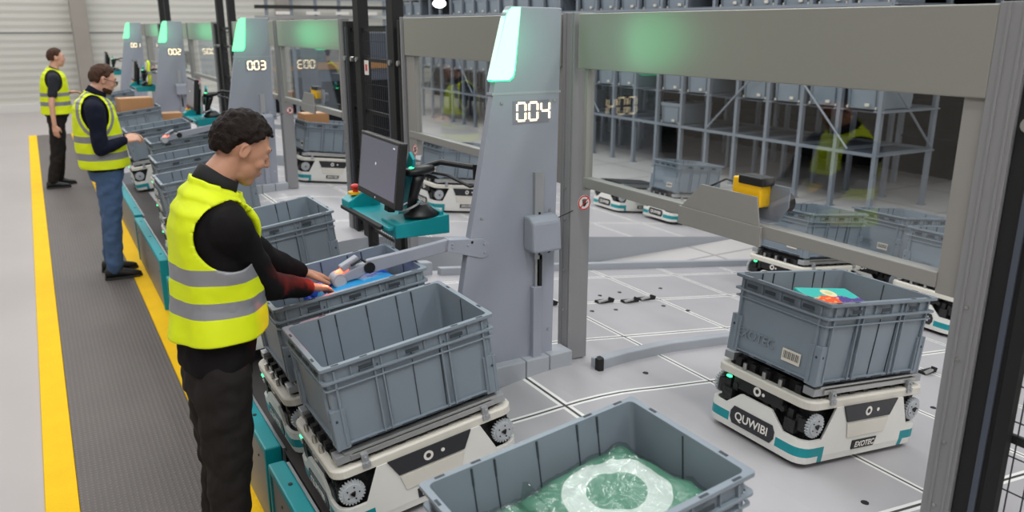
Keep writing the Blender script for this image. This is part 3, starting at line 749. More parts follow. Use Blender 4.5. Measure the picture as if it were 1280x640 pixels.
def black_fence(ya, label, n=3, x=2.12):
    """black mesh guard fence 1.25 m long with two tall posts"""
    t = thing('mesh_fence', label, 'fence', (x, ya, 0), group='black mesh fences between the stations')
    for (y, w, h) in ((.02, .04, 2.14), (.16, .11, 3.4), (.81, .11, 3.4), (1.055, .075, 2.14)):
        m = MB(); m.span((-.04, y - w / 2, 0), (.04, y + w / 2, h)); o = m.build('fence_post', 'blackm', t, bevel=.003)
    m = MB(); m.span((-.046, 1.03, .1), (-.03, 1.046, 2.1)); m.span((-.03, .23, .1), (-.02, .26, 2.1)); m.span((-.046, .98, .1), (-.02, 1.015, 2.1), 1); m.build('inner_strip', ['machine', 'blackm'], t)
    m = MB()
    for z in (.15, .6, 1.05, 1.5, 1.87, 2.08): m.span((-.012, .0, z - .012), (.0, 1.05, z + .012))
    m.build('fence_rail', 'wire', t)
    m = MB()
    for k in range(25): y = .05 + k * .04; m.span((-.014, y - .0015, .1), (-.011, y + .0015, 2.1))
    for k in range(20): z = .1 + k * .1; m.span((-.012, .03, z - .0015), (-.009, 1.05, z + .0015))
    m.build('wire_mesh', 'wire', t)
    m = MB()
    for y in (.02, .16, .81, .92, 1.06): m.cyl((-.045, y, 1.87), .018, .02, 'x', 12)
    m.build('clamp', 'steel', t)
    return t
for i, y0 in enumerate((3.0, 8.0, 13.0, 18.0)):
    who = ['right of the tower reading 004, at the right of the photo', 'by the tower reading 003', 'by the tower reading 002', 'by the farthest tower'][i]
    glass_frame(y0 - 1.825, y0 - .07, ['large grey-framed glass screen right of the 004 tower', 'glass screen just left of the black fence, beside the 003 tower', 'glass screen beside the 002 tower', 'glass screen beside the farthest tower'][i], hx=.04)
    glass_frame(y0 + .105, y0 + 1.90, ['grey-framed glass screen behind the 004 tower, reaching left to the black fence', 'glass screen partly hidden behind the 003 tower', 'glass screen hidden behind the 002 tower', 'glass screen behind the farthest tower'][i])
    post(y0 + .05, ['thick grey post with hand sign just right of the 004 tower', 'grey post with hand sign beside the 003 tower', 'grey post beside the 002 tower', 'grey post beside the farthest tower'][i], w=.09, extra=True)
    post(y0 - 1.865, ['grey post framing the glass at the right edge of the photo', 'grey post at the left side of the black fence near the monitor', 'grey post left of the 003 tower\'s fence', 'grey post before the farthest tower'][i], w=.08)
    post(y0 + 1.94, ['grey post at the right side of the black fence behind the monitor', 'grey post beyond the 003 tower', 'grey post beyond the 002 tower', 'grey post beyond the farthest tower'][i], w=.05, z0=0)
    hand_sign((2.145, y0 + .0035, 1.31), .036, ['round red no-touching hand sign on the post right of the 004 tower', 'round red no-touching hand sign on the post beside the 003 tower', 'round red no-touching hand sign beside the 002 tower', 'round red no-touching hand sign by the farthest tower'][i], PI / 2)
    if i < 3: black_fence(y0 + 2.0, ['black mesh fence with two tall posts behind the monitor', 'black mesh fence with tall posts between the 003 and 002 towers', 'black fence with tall posts above the 002 tower lamp'][i])
hand_sign((2.074, 4.79, 1.335), .036, 'round red no-touching hand sign above the hand scanner, left of the 004 tower')
black_fence(0.0, 'black mesh fence at the right edge of the photo')

# rail brackets with yellow safety sensors
def sensor(y, label, x=2.1, cls='safety sensor'):
    t = thing('safety_sensor', label, cls, (x, y, 1.45), group='sensors on the screen rails')
    m = MB(); m.prism([(-.19, -.005), (-.17, .095), (.10, .095), (.20, -.005)][::-1], 'x', -.034, -.028); m.prism([(-.2, -.075), (-.2, -.005), (.21, -.005), (.21, -.075)], 'x', -.038, -.026)
    m.build('folded_cover', 'taupe', t, bevel=.0015)
    m = MB(); m.prism([(-.20, .0), (-.24, .06), (-.24, .13), (-.15, .13), (-.10, .05), (-.10, .0)], 'x', .045, .05); m.span((.0, -.2, -.002), (.05, -.1, .003)); m.build('bracket', 'tower', t, bevel=.002)
    m = MB(); m.span((-.01, -.16, .05), (.045, -.03, .145)); m.build('yellow_housing', 'sensor', t, bevel=.006)
    m = MB(); m.span((-.014, -.17, .125), (.05, -.06, .155)); m.cyl((.07, -.2, .07), .035, .035, 'x', 24); m.build('black_lens', 'black', t, bevel=.004)
    m = MB(); m.tube([(.01, -.03, .12), (.02, .03, .12), (.0, .1, .08), (-.01, .16, .0)], .004, 8); m.build('cable', 'cable', t)
sensor(2.06, 'yellow boxy safety sensor behind a grey cover on the rail of the large glass screen')
sensor(3.55, 'grey folded sensor cover on the rail of the glass screen left of the 004 tower')
sensor(7.1, 'grey sensor cover on the rail of the far glass screen by the 003 tower')

# guard rails beside the walkway
def guard(ya, yb, label, xf=.655):
    t = thing('guard_barrier', label, 'barrier', (0, 0, 0), group='teal edged guard barriers along the walkway')
    t.location = (xf, ya, 0)
    L = yb - ya
    m = MB(); m.span((0, .02, 0), (.055, L - .02, .375)); m.build('grey_side', 'guard', t)
    m = MB(); m.span((-.008, 0, .372), (.062, L, .41)); m.build('teal_top', 'teal', t, bevel=.008)
    m = MB(); m.span((-.008, 0, 0), (.062, .03, .385)); m.span((-.008, L - .03, 0), (.062, L, .385)); m.build('teal_end', 'teal', t, bevel=.006)
    m = MB(); m.span((.066, 0, .3), (.078, L, .395)); m.build('silver_edge', 'alu', t)
    m = MB()
    for k in range(3):
        m.cyl((.03, L * (.12 + .38 * k), .411), .009, .004, 'z', 12); m.cyl((-.001, L * (.06 + .42 * k), .3), .006, .004, 'x', 10)
    m.build('screws', 'black', t)
gl = {3: ('near teal-edged guard barrier at the bottom, beside the nearest robot', 'teal-edged guard barrier hidden behind the nearest worker'),
      8: ('teal-edged guard barrier with teal end face behind the nearest worker\'s back', 'teal-edged guard barrier at the knees of the worker in blue jeans'),
      13: ('teal-edged guard barrier beyond the worker in blue jeans', 'teal-edged guard barrier toward the farthest worker')}
for y0 in (3, 8, 13):
    a, b = gl[y0]
    guard(y0 - 1.66, y0 - .02, a, .610 if y0 == 3 else .64); guard(y0 + .1, y0 + 2.9, b, .628 if y0 == 3 else .655)
    m = MB(); m.prism([(.738, 0), (.738, .372), (.765, .374), (.765, 0)], 'y', y0 - 1.66, y0 + 1.9)
    o = m.build('conveyor_edge', 'rubber'); 
    tag(o, 'black rubber strip inside the guard barrier, %s' % {3: 'beside the nearest robots', 8: 'beside the distant row of bins', 13: 'farthest down the row'}[y0], 'rubber strip', 'black rubber strips')
    m = MB(); m.prism([(.700, .376), (.700, .384), (.90, .408), (.90, .400)], 'y', y0 - 1.66, y0 + 1.9)
    o = m.build('rubber_belt', 'rubber'); tag(o, 'dark rubber belt running under the robots, %s' % {3: 'below the nearest bins', 8: 'beside the worker in blue jeans', 13: 'farthest down the row'}[y0], 'belt', 'dark rubber belts')

# curbs and floor fittings on the ramp
def bar(pts, w, h, name, label, cat, mt='curb', group=None):
    m = MB(); L = []; R = []
    for i, p in enumerate(pts):
        a = V(pts[max(i - 1, 0)]); b = V(pts[min(i + 1, len(pts) - 1)]); d = (b - a); n = V((-d.y, d.x, 0)).normalized() * w / 2
        z = ramp_z(p[0]) if p[0] > 1.975 else .545 - .14 * (1.975 - p[0]); L.append((V((p[0], p[1], z)) + n)); R.append(V((p[0], p[1], z)) - n)
    up = V((0, 0, h)); m.rings([[l - V((0, 0, .02)), r - V((0, 0, .02)), r + up, l + up] for l, r in zip(L, R)])
    return tag(m.build(name, mt, None, bevel=.006), label, cat, group)
bar([(2.14, 2.87), (2.35, 2.93), (2.7, 3.0), (3.1, 3.03), (3.6, 3.03), (4.3, 3.0)], .06, .05, 'floor_curb', 'low grey curved curb on the ramp right of the hand-sign post', 'curb')
bar([(2.14, 4.62), (3.0, 4.66), (4.0, 4.66), (5.2, 4.66)], .05, .05, 'floor_curb', 'low grey curb along the far edge of the near ramp', 'curb')
bar([(1.72, 4.60), (2.0, 4.66), (2.1, 4.67)], .07, .08, 'floor_curb', 'short light grey curb left of the 004 tower', 'curb')
m = MB(); z = ramp_z(2.15); m.span((2.13, 2.83, z - .02), (2.16, 2.86, z + .06)); m.span((2.16, 2.86, z - .02), (2.18, 2.89, z + .05)); tag(m.build('corner_bracket', 'blackm'), 'small black bracket where the curved curb meets the hand-sign post', 'bracket')
def hook(x, y, label):
    z = ramp_z(x); t = thing('floor_latch', label, 'latch', (x, y, z), (0, .13, .1), group='black and brass latches set in the ramp')
    m = MB(); m.box((0, 0, .008), (.13, .04, .016)); m.box((.05, -.01, .02), (.04, .02, .02), rot=(0, .3, 0)); m.build('latch_base', 'blackm', t, bevel=.002)
    m = MB(); m.box((-.03, -.02, .018), (.07, .018, .01), rot=(0, -.15, 0)); m.build('brass_tongue', 'steel', t)
hook(2.93, 3.86, 'black floor latch on the ramp, left of the pair right of the post'); hook(3.12, 3.84, 'middle black floor latch on the ramp'); hook(3.28, 3.87, 'black floor latch on the ramp, right end of the row')
hook(2.50, 3.86, 'black floor latch just right of the hand-sign post'); hook(2.22, 3.84, 'black floor latch between the 004 tower and the post'); hook(4.0, 2.35, 'black floor latch right of the labelled robot')
m = MB()
for (x, y) in ((2.9, 3.7), (3.0, 4.0), (3.3, 3.72), (3.2, 4.05), (2.6, 4.1), (2.72, 3.7), (3.15, 2.2), (3.3, 2.1), (3.5, 2.0), (3.4, 3.6), (3.6, 4.1), (2.35, 2.75), (2.3, 1.5), (3.2, 1.55)):
    m.cyl((x, y, ramp_z(x) + .001), .014, .003, 'z', 12)
tag(m.build('floor_dowels', 'blackm'), 'black round dowel marks dotted over the ramp floor', 'floor marks', kind='stuff')

# ------------------------------------------------------------ scanner arm
def scanner_arm(dy, label, dx=0, near=True):
    t = thing('pick_light_arm', label, 'scanner arm', (dx, dy, 0), group='hinged grey scanner arms')
    # root plate on the tower, long arm, head
    m = MB(); m.prism([(1.44, 1.225), (1.60, 1.21), (1.635, 1.185), (1.63, 1.13), (1.6, 1.12), (1.43, 1.175)], 'y', -.075, -.02)
    for (x, z) in ((1.455, 1.205), (1.455, 1.19), (1.53, 1.19), (1.61, 1.185), (1.61, 1.145)): m.cyl((x, -.077, z), .006, .004, 'y', 8)
    m.build('pivot_bracket', 'tower', t, bevel=.01)
    a, b = V((1.46, -.05, 1.2)), V((1.115, .05, 1.125)); m = MB()
    d = (b - a).normalized(); w = V((0, 0, 1)); sd = d.cross(w).normalized(); w = sd.cross(d)
    rs = [[p + sd * s * .016 + w * u * hh for s, u in ((-1, -1), (1, -1), (1, 1), (-1, 1))] for p, hh in ((a, .026), (a.lerp(b, .5), .026), (b, .03))]
    m.rings(rs); m.build('arm', 'tower', t, bevel=.004)
    m = MB(); m.tube([b + sd * .0 + V((0, -.028, 0)), b + V((0, .028, 0))], .024, 20); m.tube([b + V((-.02, -.03, .03)), b + V((-.04, -.03, .045)), b + V((-.08, -.02, .02))], .005, 8); m.build('hinge_knob', 'black', t)
    c = V((.985, .06, 1.085)); m = MB(); d = (c - b).normalized(); sd = d.cross(V((0, 0, 1))).normalized(); w = sd.cross(d)
    rs = [[p + sd * s * wd + w * u * hh for s, u in ((-1, -1), (1, -1), (1, 1), (-1, 1))] for p, wd, hh in ((b, .02, .022), (b.lerp(c, .4), .024, .024), (c, .024, .016))]
    m.rings(rs); m.build('head_arm', 'tower', t, bevel=.006)
    e = b.lerp(c, .5) + w * .045
    m = MB(); m.box(e, (.085, .04, .03), rot=(0, -.45, 0)); m.box(e - w * .025, (.03, .03, .04)); m.build('upper_head', 'tower', t, bevel=.006)
    m = MB(); m.tube([c + V((-.0, -.035, .0)), c + V((.0, .03, .0))], .031, 28); m.build('round_head', 'tower', t, bevel=.003)
    m = MB(); m.tube([c + V((0, -.0365, 0)), c + V((0, -.034, 0))], .024, 24); dd = m.build('lens_ring', 'gear', t)
    m = MB(); q = b.lerp(c, .74) + w * .03
    m.box(q, (.07, .03, .014), rot=(0, -.35, 0)); m.build('red_light_bar', 'lampred', t, bevel=.003)
    return t
scanner_arm(3.07, 'grey hinged scanner arm with red light over the picked bin')
scanner_arm(8.05, 'distant grey hinged scanner arm over a bin behind the nearest worker\'s head')

# ------------------------------------------------------------ workstation
def workstation(dy, label, vest=False):
    t = thing('workstation_tray', label, 'workstation', (0, dy, 0), group='teal workstation trays')
    m = MB(); m.span((1.30, .34, 1.205), (1.58, .95, 1.222)); m.span((1.56, .34, 1.205), (1.58, .95, 1.27)); m.build('tray', 'teal', t, bevel=.004)
    m = MB(); m.prism([(1.33, 1.17), (1.33, 1.235), (1.60, 1.255), (1.60, 1.165)], 'y', .32, .5); m.build('scanner_shelf', 'teal', t, bevel=.004)
    m = MB(); m.prism([(1.29, 1.2), (1.29, 1.25), (1.4, 1.31), (1.46, 1.31), (1.46, 1.2)], 'y', .84, .95); m.build('button_box', 'teal', t, bevel=.004)
    m = MB(); m.cyl((1.345, .89, 1.285), .036, .012, 'z', 24); o = m.build('yellow_collar', 'sensor', t); o.rotation_euler = (0, 0, 0)
    m = MB(); m.cyl((1.345, .885, 1.3), .014, .03, 'z', 16); m.ell((1.345, .885, 1.318), (.026, .026, .014)); m.build('stop_button', 'red', t, smooth=True)
    m = MB(); m.prism([(1.282, 1.20), (1.282, 1.215), (1.305, 1.222), (1.305, 1.205)], 'y', .4, .95); m.build('front_bar', 'blackm', t, bevel=.002)
    m = MB(); m.tube([(1.45, .55, 1.40), (1.52, .50, 1.45), (1.60, .40, 1.49), (1.72, .30, 1.47), (1.735, .28, 1.44)], .014, 10); m.tube([(1.735, .28, 1.43), (1.80, .2, 1.45), (1.88, .05, 1.455)], .016, 10); m.cyl((1.73, .285, 1.45), .02, .07, 'z', 14)
    m.tube([(1.56, .44, 1.44), (1.62, .38, 1.43), (1.7, .3, 1.38), (1.8, .18, 1.42), (1.87, .08, 1.43)], .008, 8); m.cyl((1.46, .52, 1.40), .045, .06, 'x', 16)
    m.build('support_arm', 'black', t)
    m = MB(); m.prism([(.42, 1.22), (.36, 1.52), (.40, 1.55), (.50, 1.40), (.56, 1.22)], 'x', 1.44, 1.455); m.build('back_bracket', 'teal', t, bevel=.003)
    # monitor
    mt = thing('touch_monitor', 'black monitor, ' + label.split(',')[-1].strip(), 'monitor', (1.325, dy + .475, 1.472), (0, .12, -.03), group='monitors on the teal trays')
    m = MB(); m.span((-.012, -.262, -.148), (.025, .262, .148)); m.build('housing', 'black', mt, bevel=.006)
    m = MB(); m.span((-.0135, -.24, -.118), (-.0115, .24, .132)); m.build('screen', 'screen', mt)
    m = MB(); m.cyl((-.0145, .02, .02), .007, .001, 'x', 12); m.cyl((-.0145, 0, -.134), .004, .001, 'x', 10); m.span((-.015, -.21, .112), (-.014, -.19, .118)); m.build('screen_symbol', 'icon', mt)
    m = MB(); m.span((.025, -.15, -.1), (.05, .15, .1)); m.span((.045, -.03, -.2), (.08, .03, .05)); m.build('rear_mount', 'blackm', mt, bevel=.005)
    # hand scanner on its stand
    st = thing('scanner_stand', 'black stand with grey ring holding the hand scanner, ' + label.split(',')[-1].strip(), 'scanner stand', (1.475, dy + .385, 1.25), group='scanner stands')
    m = MB(); pr = []
    for z, sx, sy in ((0, .085, .07), (.012, .085, .07), (.03, .06, .045), (.055, .035, .03)): pr.append([(sx * math.cos(2 * PI * k / 24) + .01, sy * math.sin(2 * PI * k / 24), z) for k in range(24)])
    m.rings(pr); m.build('foot', 'black', st, smooth=True)
    m = MB(); m.tube([(-.045 + .05 * math.cos(a) + .0, .04 * math.sin(a), .055 + .02 * math.cos(a)) for a in [k * 2 * PI / 20 for k in range(21)]], .006, 8); m.build('holder_ring', 'alu', st)
    hs = thing('hand_scanner', 'black handheld scanner with green light standing upright, ' + label.split(',')[-1].strip(), 'scanner', (1.475, dy + .385, 1.29), (0, 0, 0), group='handheld scanners')
    m = MB(); m.rings([[(x + a * math.cos(2 * PI * k / 14), b * math.sin(2 * PI * k / 14), z) for k in range(14)] for x, z, a, b in ((-.04, 0, .022, .018), (-.025, .06, .024, .02), (-.005, .12, .03, .024), (.0, .15, .034, .026))]); m.build('handle', 'black', hs, smooth=True)
    m = MB(); m.rings([[(x, b * math.cos(2 * PI * k / 16), z + c * math.sin(2 * PI * k / 16)) for k in range(16)] for x, z, b, c in ((-.06, .165, .02, .012), (-.05, .168, .034, .02), (.0, .172, .036, .024), (.05, .176, .034, .022), (.075, .178, .024, .016))]); m.build('scanner_head', 'black', hs, smooth=True)
    m = MB(); m.ell((-.035, -.01, .19), (.014, .01, .005)); m.build('green_light', 'ledgreen', hs)
workstation(3.0, 'teal workstation tray with stop button behind the picked bin, left of the 004 tower')
workstation(8.0, 'teal workstation tray seen above the nearest worker\'s head, left of the 003 tower')
workstation(13.0, 'small teal workstation tray far away, left of the 002 tower')
workstation(18.0, 'tiny teal workstation tray nearest the back wall, by the farthest tower')

# ------------------------------------------------------------ storage rack
t = thing('storage_rack', 'long grey steel storage rack of shelf bays behind the glass', 'rack', (8.2, 0, 0))
ys = [5.80 + .545 * k for k in range(27)]
levels = [.68, 1.17, 1.56, 1.95, 2.34, 2.73]
for k, y in enumerate(ys):
    for x in (0, 1.0):
        m = MB(); m.span((x - .03, y - .025, 0), (x + .03, y + .025, 3.3)); m.span((x - .05, y - .04, 0), (x + .05, y + .04, .012)); m.build('upright', 'rack', t, bevel=.003)
for z in levels:
    if z < 1 or z > 2.2: m = MB(); m.span((-.035, ys[0], z - .02), (-.02, ys[-1], z + .02)); m.build('beam', 'rack', t)
    m = MB(); m.span((1.0, ys[0], z - .025), (1.02, ys[-1], z + .025)); m.build('beam', 'rack', t)
for z in levels:
    m = MB()
    for y in ys:
        for s in (-1, 1): m.span((-.03, y + s * .05 - .02, z - .005), (1.0, y + s * .05 + .02, z + .012))
    m.build('shelf_runners', 'rack', t)
    m = MB(); m.span((.05, ys[0], z - .02), (1.0, ys[-1], z - .008)); m.build('light_block_sheet', 'machine', t)  # solid dark sheet added per level to block light and darken the bays
for ya in (8.5, 13.4, 18.0):
    for a, b in (((ya, .72), (ya - 1.2, 1.85)), ((ya - 1.2, 1.85), (ya - 2.35, .72))):
        m = MB(); m.tube([(-.045, a[0], a[1]), (-.045, b[0], b[1])], .014, 6); m.build('diagonal_brace', 'rack', t)
m = MB(); m.tube([(0, ys[0] - .03, 1.6), (1.0, ys[0] - .03, .7)], .014, 6); m.build('diagonal_brace', 'rack', t)
RB = {0: 'grey bin standing low in the storage rack, seen through the glass', 1: 'grey bin in the rack row just under the header panels', 2: 'grey bin in the middle rows of the storage rack', 4: 'grey bin in the rack row visible above the header panels', 5: 'grey bin in the top rack row at the upper edge of the photo'}
RG = {0: 'bins low in the rack', 1: 'bins in the first full rack row', 2: 'bins in the middle rack rows', 4: 'bins in the rack row above the panels', 5: 'bins in the top rack row'}
rnd = random.Random(5)
RBIN = None
m = MB(); L, W, H = .3, .215, .30
def rr_(a, b, z): return [(a, b, z), (-a, b, z), (-a, -b, z), (a, -b, z)]
m.rings([rr_(.3, .205, 0), rr_(.31, .215, H - .05), rr_(.322, .226, H - .05), rr_(.322, .226, H), rr_(.305, .21, H), rr_(.295, .2, .01)])
m.span((-.327, -.10, .03), (-.312, -.04, .065), 1); m.span((-.327, -.2, .0), (-.312, -.18, .03), 1); m.span((-.327, .18, .0), (-.312, .2, .03), 1)
for y in (-.17, .17): m.span((-.325, y - .003, .01), (-.3, y + .003, .26))
RBME = m.build('rack_bin', ['bin', 'label'], bevel=.003)
first = True
for li, lv in ((0, .70), (1, 1.19), (2, 1.58), (2, 1.97), (4, 2.36), (5, 2.75)):
    for k in range(26):
        pr = {0: .12, 1: .9, 2: .6, 4: .85, 5: .8}[li]
        if rnd.random() > pr: continue
        if first: o = RBME; first = False
        else: o = RBME.copy(); COL.objects.link(o)
        o.location = (8.54, ys[k] + .2725, lv)
        tag(o, RB[li], 'bin', RG[li])
# second row of shelves behind, near-black to paint in the darkness of the store
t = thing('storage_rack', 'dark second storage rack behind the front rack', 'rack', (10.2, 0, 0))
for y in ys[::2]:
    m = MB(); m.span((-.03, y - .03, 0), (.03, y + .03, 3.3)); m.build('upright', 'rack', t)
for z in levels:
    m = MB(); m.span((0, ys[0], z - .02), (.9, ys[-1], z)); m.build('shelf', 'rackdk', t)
m = MB(); m.span((.9, ys[0] - .3, 0), (1.0, 24, 3.4)); m.build('dark_void_sheet', 'rackdk', t)  # near-black sheet in place of the unlit void behind the racks
t = thing('rack_shade_deck', 'unseen dark deck shading the storage racks from above', 'deck', (8.1, 0, 3.3))  # unseen, above the view; keeps the ceiling light off the racks
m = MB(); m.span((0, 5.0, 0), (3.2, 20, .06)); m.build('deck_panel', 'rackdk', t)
for (x, y, lb) in ((9.5, 4.6, 'wooden pallet stacked low, seen at the end of the storage rack'), (9.8, 3.4, 'wooden pallet lying behind the right end of the rack')):
    p = thing('wooden_pallet', lb, 'pallet', (x, y, .0), group='wooden pallets behind the rack')
    for zz in (.0, .35):
        m = MB()
        for k in range(7): m.box((0, -.36 + k * .12, zz + .13), (1.2, .09, .02))
        for k in (-1, 0, 1): m.box((k * .5, 0, zz + .06), (.1, .8, .12))
        m.build('slats', 'pallet', p)
    m = MB(); m.box((0, 0, .25), (1.0, .7, .2)); m.build('load', 'machine', p)

# ------------------------------------------------------------ machines and background behind the fence
def cabinet(loc, d, label):
    t = thing('machine_cabinet', label, 'machine', loc); x, y, z = d
    m = MB(); m.span((-x / 2, -y / 2, 0), (x / 2, y / 2, z)); m.build('housing', 'machine', t, bevel=.01)
    m = MB(); m.span((-x / 2 - .01, -y / 2 - .02, z * .70), (x / 2 + .01, -y / 2, z * .76)); m.build('side_rail', 'pallet', t)
    m = MB(); m.span((-x / 2 + .05, -y / 2 - .012, z * .1), (x / 2 - .05, -y / 2, z * .6)); m.build('door_panel', 'rackdk', t)
cabinet((5.0, 14.2, 0), (1.6, 1.0, 2.0), 'dark blue-grey machine cabinet seen behind the black mesh fence')
cabinet((5.2, 19.5, 0), (1.4, 1.0, 1.6), 'distant dark machine cabinet beyond the far stations')
t = thing('overhead_conveyor', 'elevated steel conveyor with pale covers behind the top of the black fence', 'conveyor', (5.4, 17, 0))
for k in range(6):
    m = MB(); m.span((-1.2 + .5 * k, -.05, 0), (-1.14 + .5 * k, .0, 3.2)); m.build('leg', 'rack', t)
for z, mt in ((2.05, 'wire'), (2.25, 'steel'), (2.45, 'wire'), (2.62, 'rack'), (2.8, 'steel')):
    m = MB(); m.span((-1.4, -.08, z), (1.7, .0, z + .07)); m.build('cross_rail', mt, t)
for k in range(4):
    m = MB(); m.span((-1.0 + .62 * k, -.1, 2.34), (-.72 + .62 * k, -.06, 2.40)); m.build('pale_cover', 'signwhite', t)
m = MB(); m.span((4.5, 13.0, .0), (4.56, 13.04, .3)); m.bm.clear() if hasattr(m.bm, 'clear') else None
m = MB(); m.box((0, 0, 0), (.004, .075, .1), 0); m.box((-.003, 0, .0), (.002, .035, .045), 1); o = m.build('warning_placard', ['signwhite', 'signred'], None, loc=(2.07, 5.60, 1.82)); tag(o, 'small white placard with a dark red mark hung on the black mesh fence', 'sign')
# hanging lamps over the rack
for (x, y, z, lb) in ((7.3, 15.4, 2.55, 'bright round lamp above the glass screens, left of the 004 tower'),):
    t = thing('work_lamp', lb, 'lamp', (x, y, z)); m = MB(); m.ell((0, 0, 0), (.13, .13, .08)); m.build('bulb', 'ceil_lamp', t, smooth=True)
    m = MB(); m.tube([(0, 0, .05), (0, 0, 3)], .012, 6); m.cyl((0, 0, .08), .06, .06, 'z', 16); m.build('hanger', 'blackm', t)
# yellow vest hanging in the far station
def hung_vest(loc, label):
    t = thing('hanging_vest', label, 'vest', loc, group='high-visibility vests hung up'); m = MB()
    rs = [[(.02 * math.cos(a) + .01 * math.sin(z * 30), (.09 + .02 * (k % 2)) * w * math.sin(a), -z) for a in [j * 2 * PI / 10 for j in range(10)]] for k, (z, w) in enumerate(((0, .25), (.04, .8), (.12, 1), (.22, .9), (.34, 1.05)))]
    m.rings(rs); m.build('fabric', 'hivis', t, smooth=True); m = MB(); m.span((-.026, -.1, -.19), (.026, .1, -.15)); m.build('reflective_band', 'reflect', t)
hung_vest((1.50, 13.2, 1.62), 'yellow vest hanging left of the distant monitor, between the far towers')

# ------------------------------------------------------------ people
def unioned(m, name, mtl, parent, vox=.006, sm=4, disp=None, org=None):
    o = m.build(name, mtl, parent, smooth=True)
    if org is not None:
        o.data.transform(Matrix.Translation(-V(org)))
    r = o.modifiers.new('remesh', 'REMESH'); r.mode = 'VOXEL'; r.voxel_size = vox; r.use_smooth_shade = True
    s = o.modifiers.new('smooth', 'SMOOTH'); s.iterations = sm; s.factor = .6
    if disp:
        tx = bpy.data.textures.new(name + '_wrinkle', 'CLOUDS'); tx.noise_scale = disp[0]; tx.noise_depth = 1
        d = o.modifiers.new('wrinkle', 'DISPLACE'); d.texture = tx; d.strength = disp[1]; d.mid_level = .5; d.texture_coords = 'LOCAL'
    return o
def hand(m, W, d, up, thumb, curl=.35, sc=1.0):
    """palm, four separate fingers of different length and a thumb from the side of the palm"""
    W = V(W); d = V(d).normalized(); up = V(up); up = (up - d * up.dot(d)).normalized(); side = d.cross(up).normalized() * thumb
    L = .085 * sc
    for i in range(4):
        off = side * (1.5 - i) * .0195 * sc
        k = W + d * L * (1.0, 1.03, .99, .92)[i] + off
        m.cap([W + off * .55 + d * .01, W + off * .85 + d * L * .5, k], [.0165 * sc, .0145 * sc, .0125 * sc], seg=10)
        seg = [x * sc for x in ((.038, .024, .020), (.042, .027, .021), (.039, .025, .020), (.031, .020, .018))[i]]
        p = k; dirv = d + side * (1.5 - i) * .05; pts = [p]; ax = side * thumb
        ang = curl * (.7 + .12 * i)
        for s_ in seg:
            dirv = (Matrix.Rotation(-ang * thumb, 3, side) @ dirv).normalized() if False else (dirv - up * math.tan(ang) * .8).normalized()
            p = p + dirv * s_; pts.append(p); ang *= 1.25
        m.cap(pts, [.0098 * sc, .0090 * sc, .0083 * sc, .0072 * sc], seg=10)
    b = W + d * .022 * sc + side * .022 * sc
    m.cap([b, b + (d * .6 + side * .75 - up * .15).normalized() * .038 * sc, b + (d * .6 + side * .75 - up * .15).normalized() * .038 * sc + (d * .9 + side * .25 - up * .2).normalized() * .032 * sc,
           b + (d * .6 + side * .75).normalized() * .038 * sc + (d * .95 + side * .15 - up * .3).normalized() * .058 * sc], [.0165 * sc, .0125 * sc, .0105 * sc, .0085 * sc], seg=10)
def torso_rings(spec, z0, z1, n, c, grow=0, seg=40):
    out = []
    for i in range(n + 1):
        z = z0 + (z1 - z0) * i / n
        for a, b in zip(spec, spec[1:]):
            if a[0] <= z <= b[0] + 1e-6: break
        t = (z - a[0]) / (b[0] - a[0]); t = max(0, min(1, t)); t = t * t * (3 - 2 * t) if b[0] - a[0] < .09 else t
        x, hd, hw = [a[k] + (b[k] - a[k]) * t for k in (1, 2, 3)]
        out.append((z, x, hd + grow, hw + grow))
    return out
def tz(a, z): return z - .075 * max(0, min(1, (z - 1.46) / .15)) * (.5 + .5 * math.cos(a))
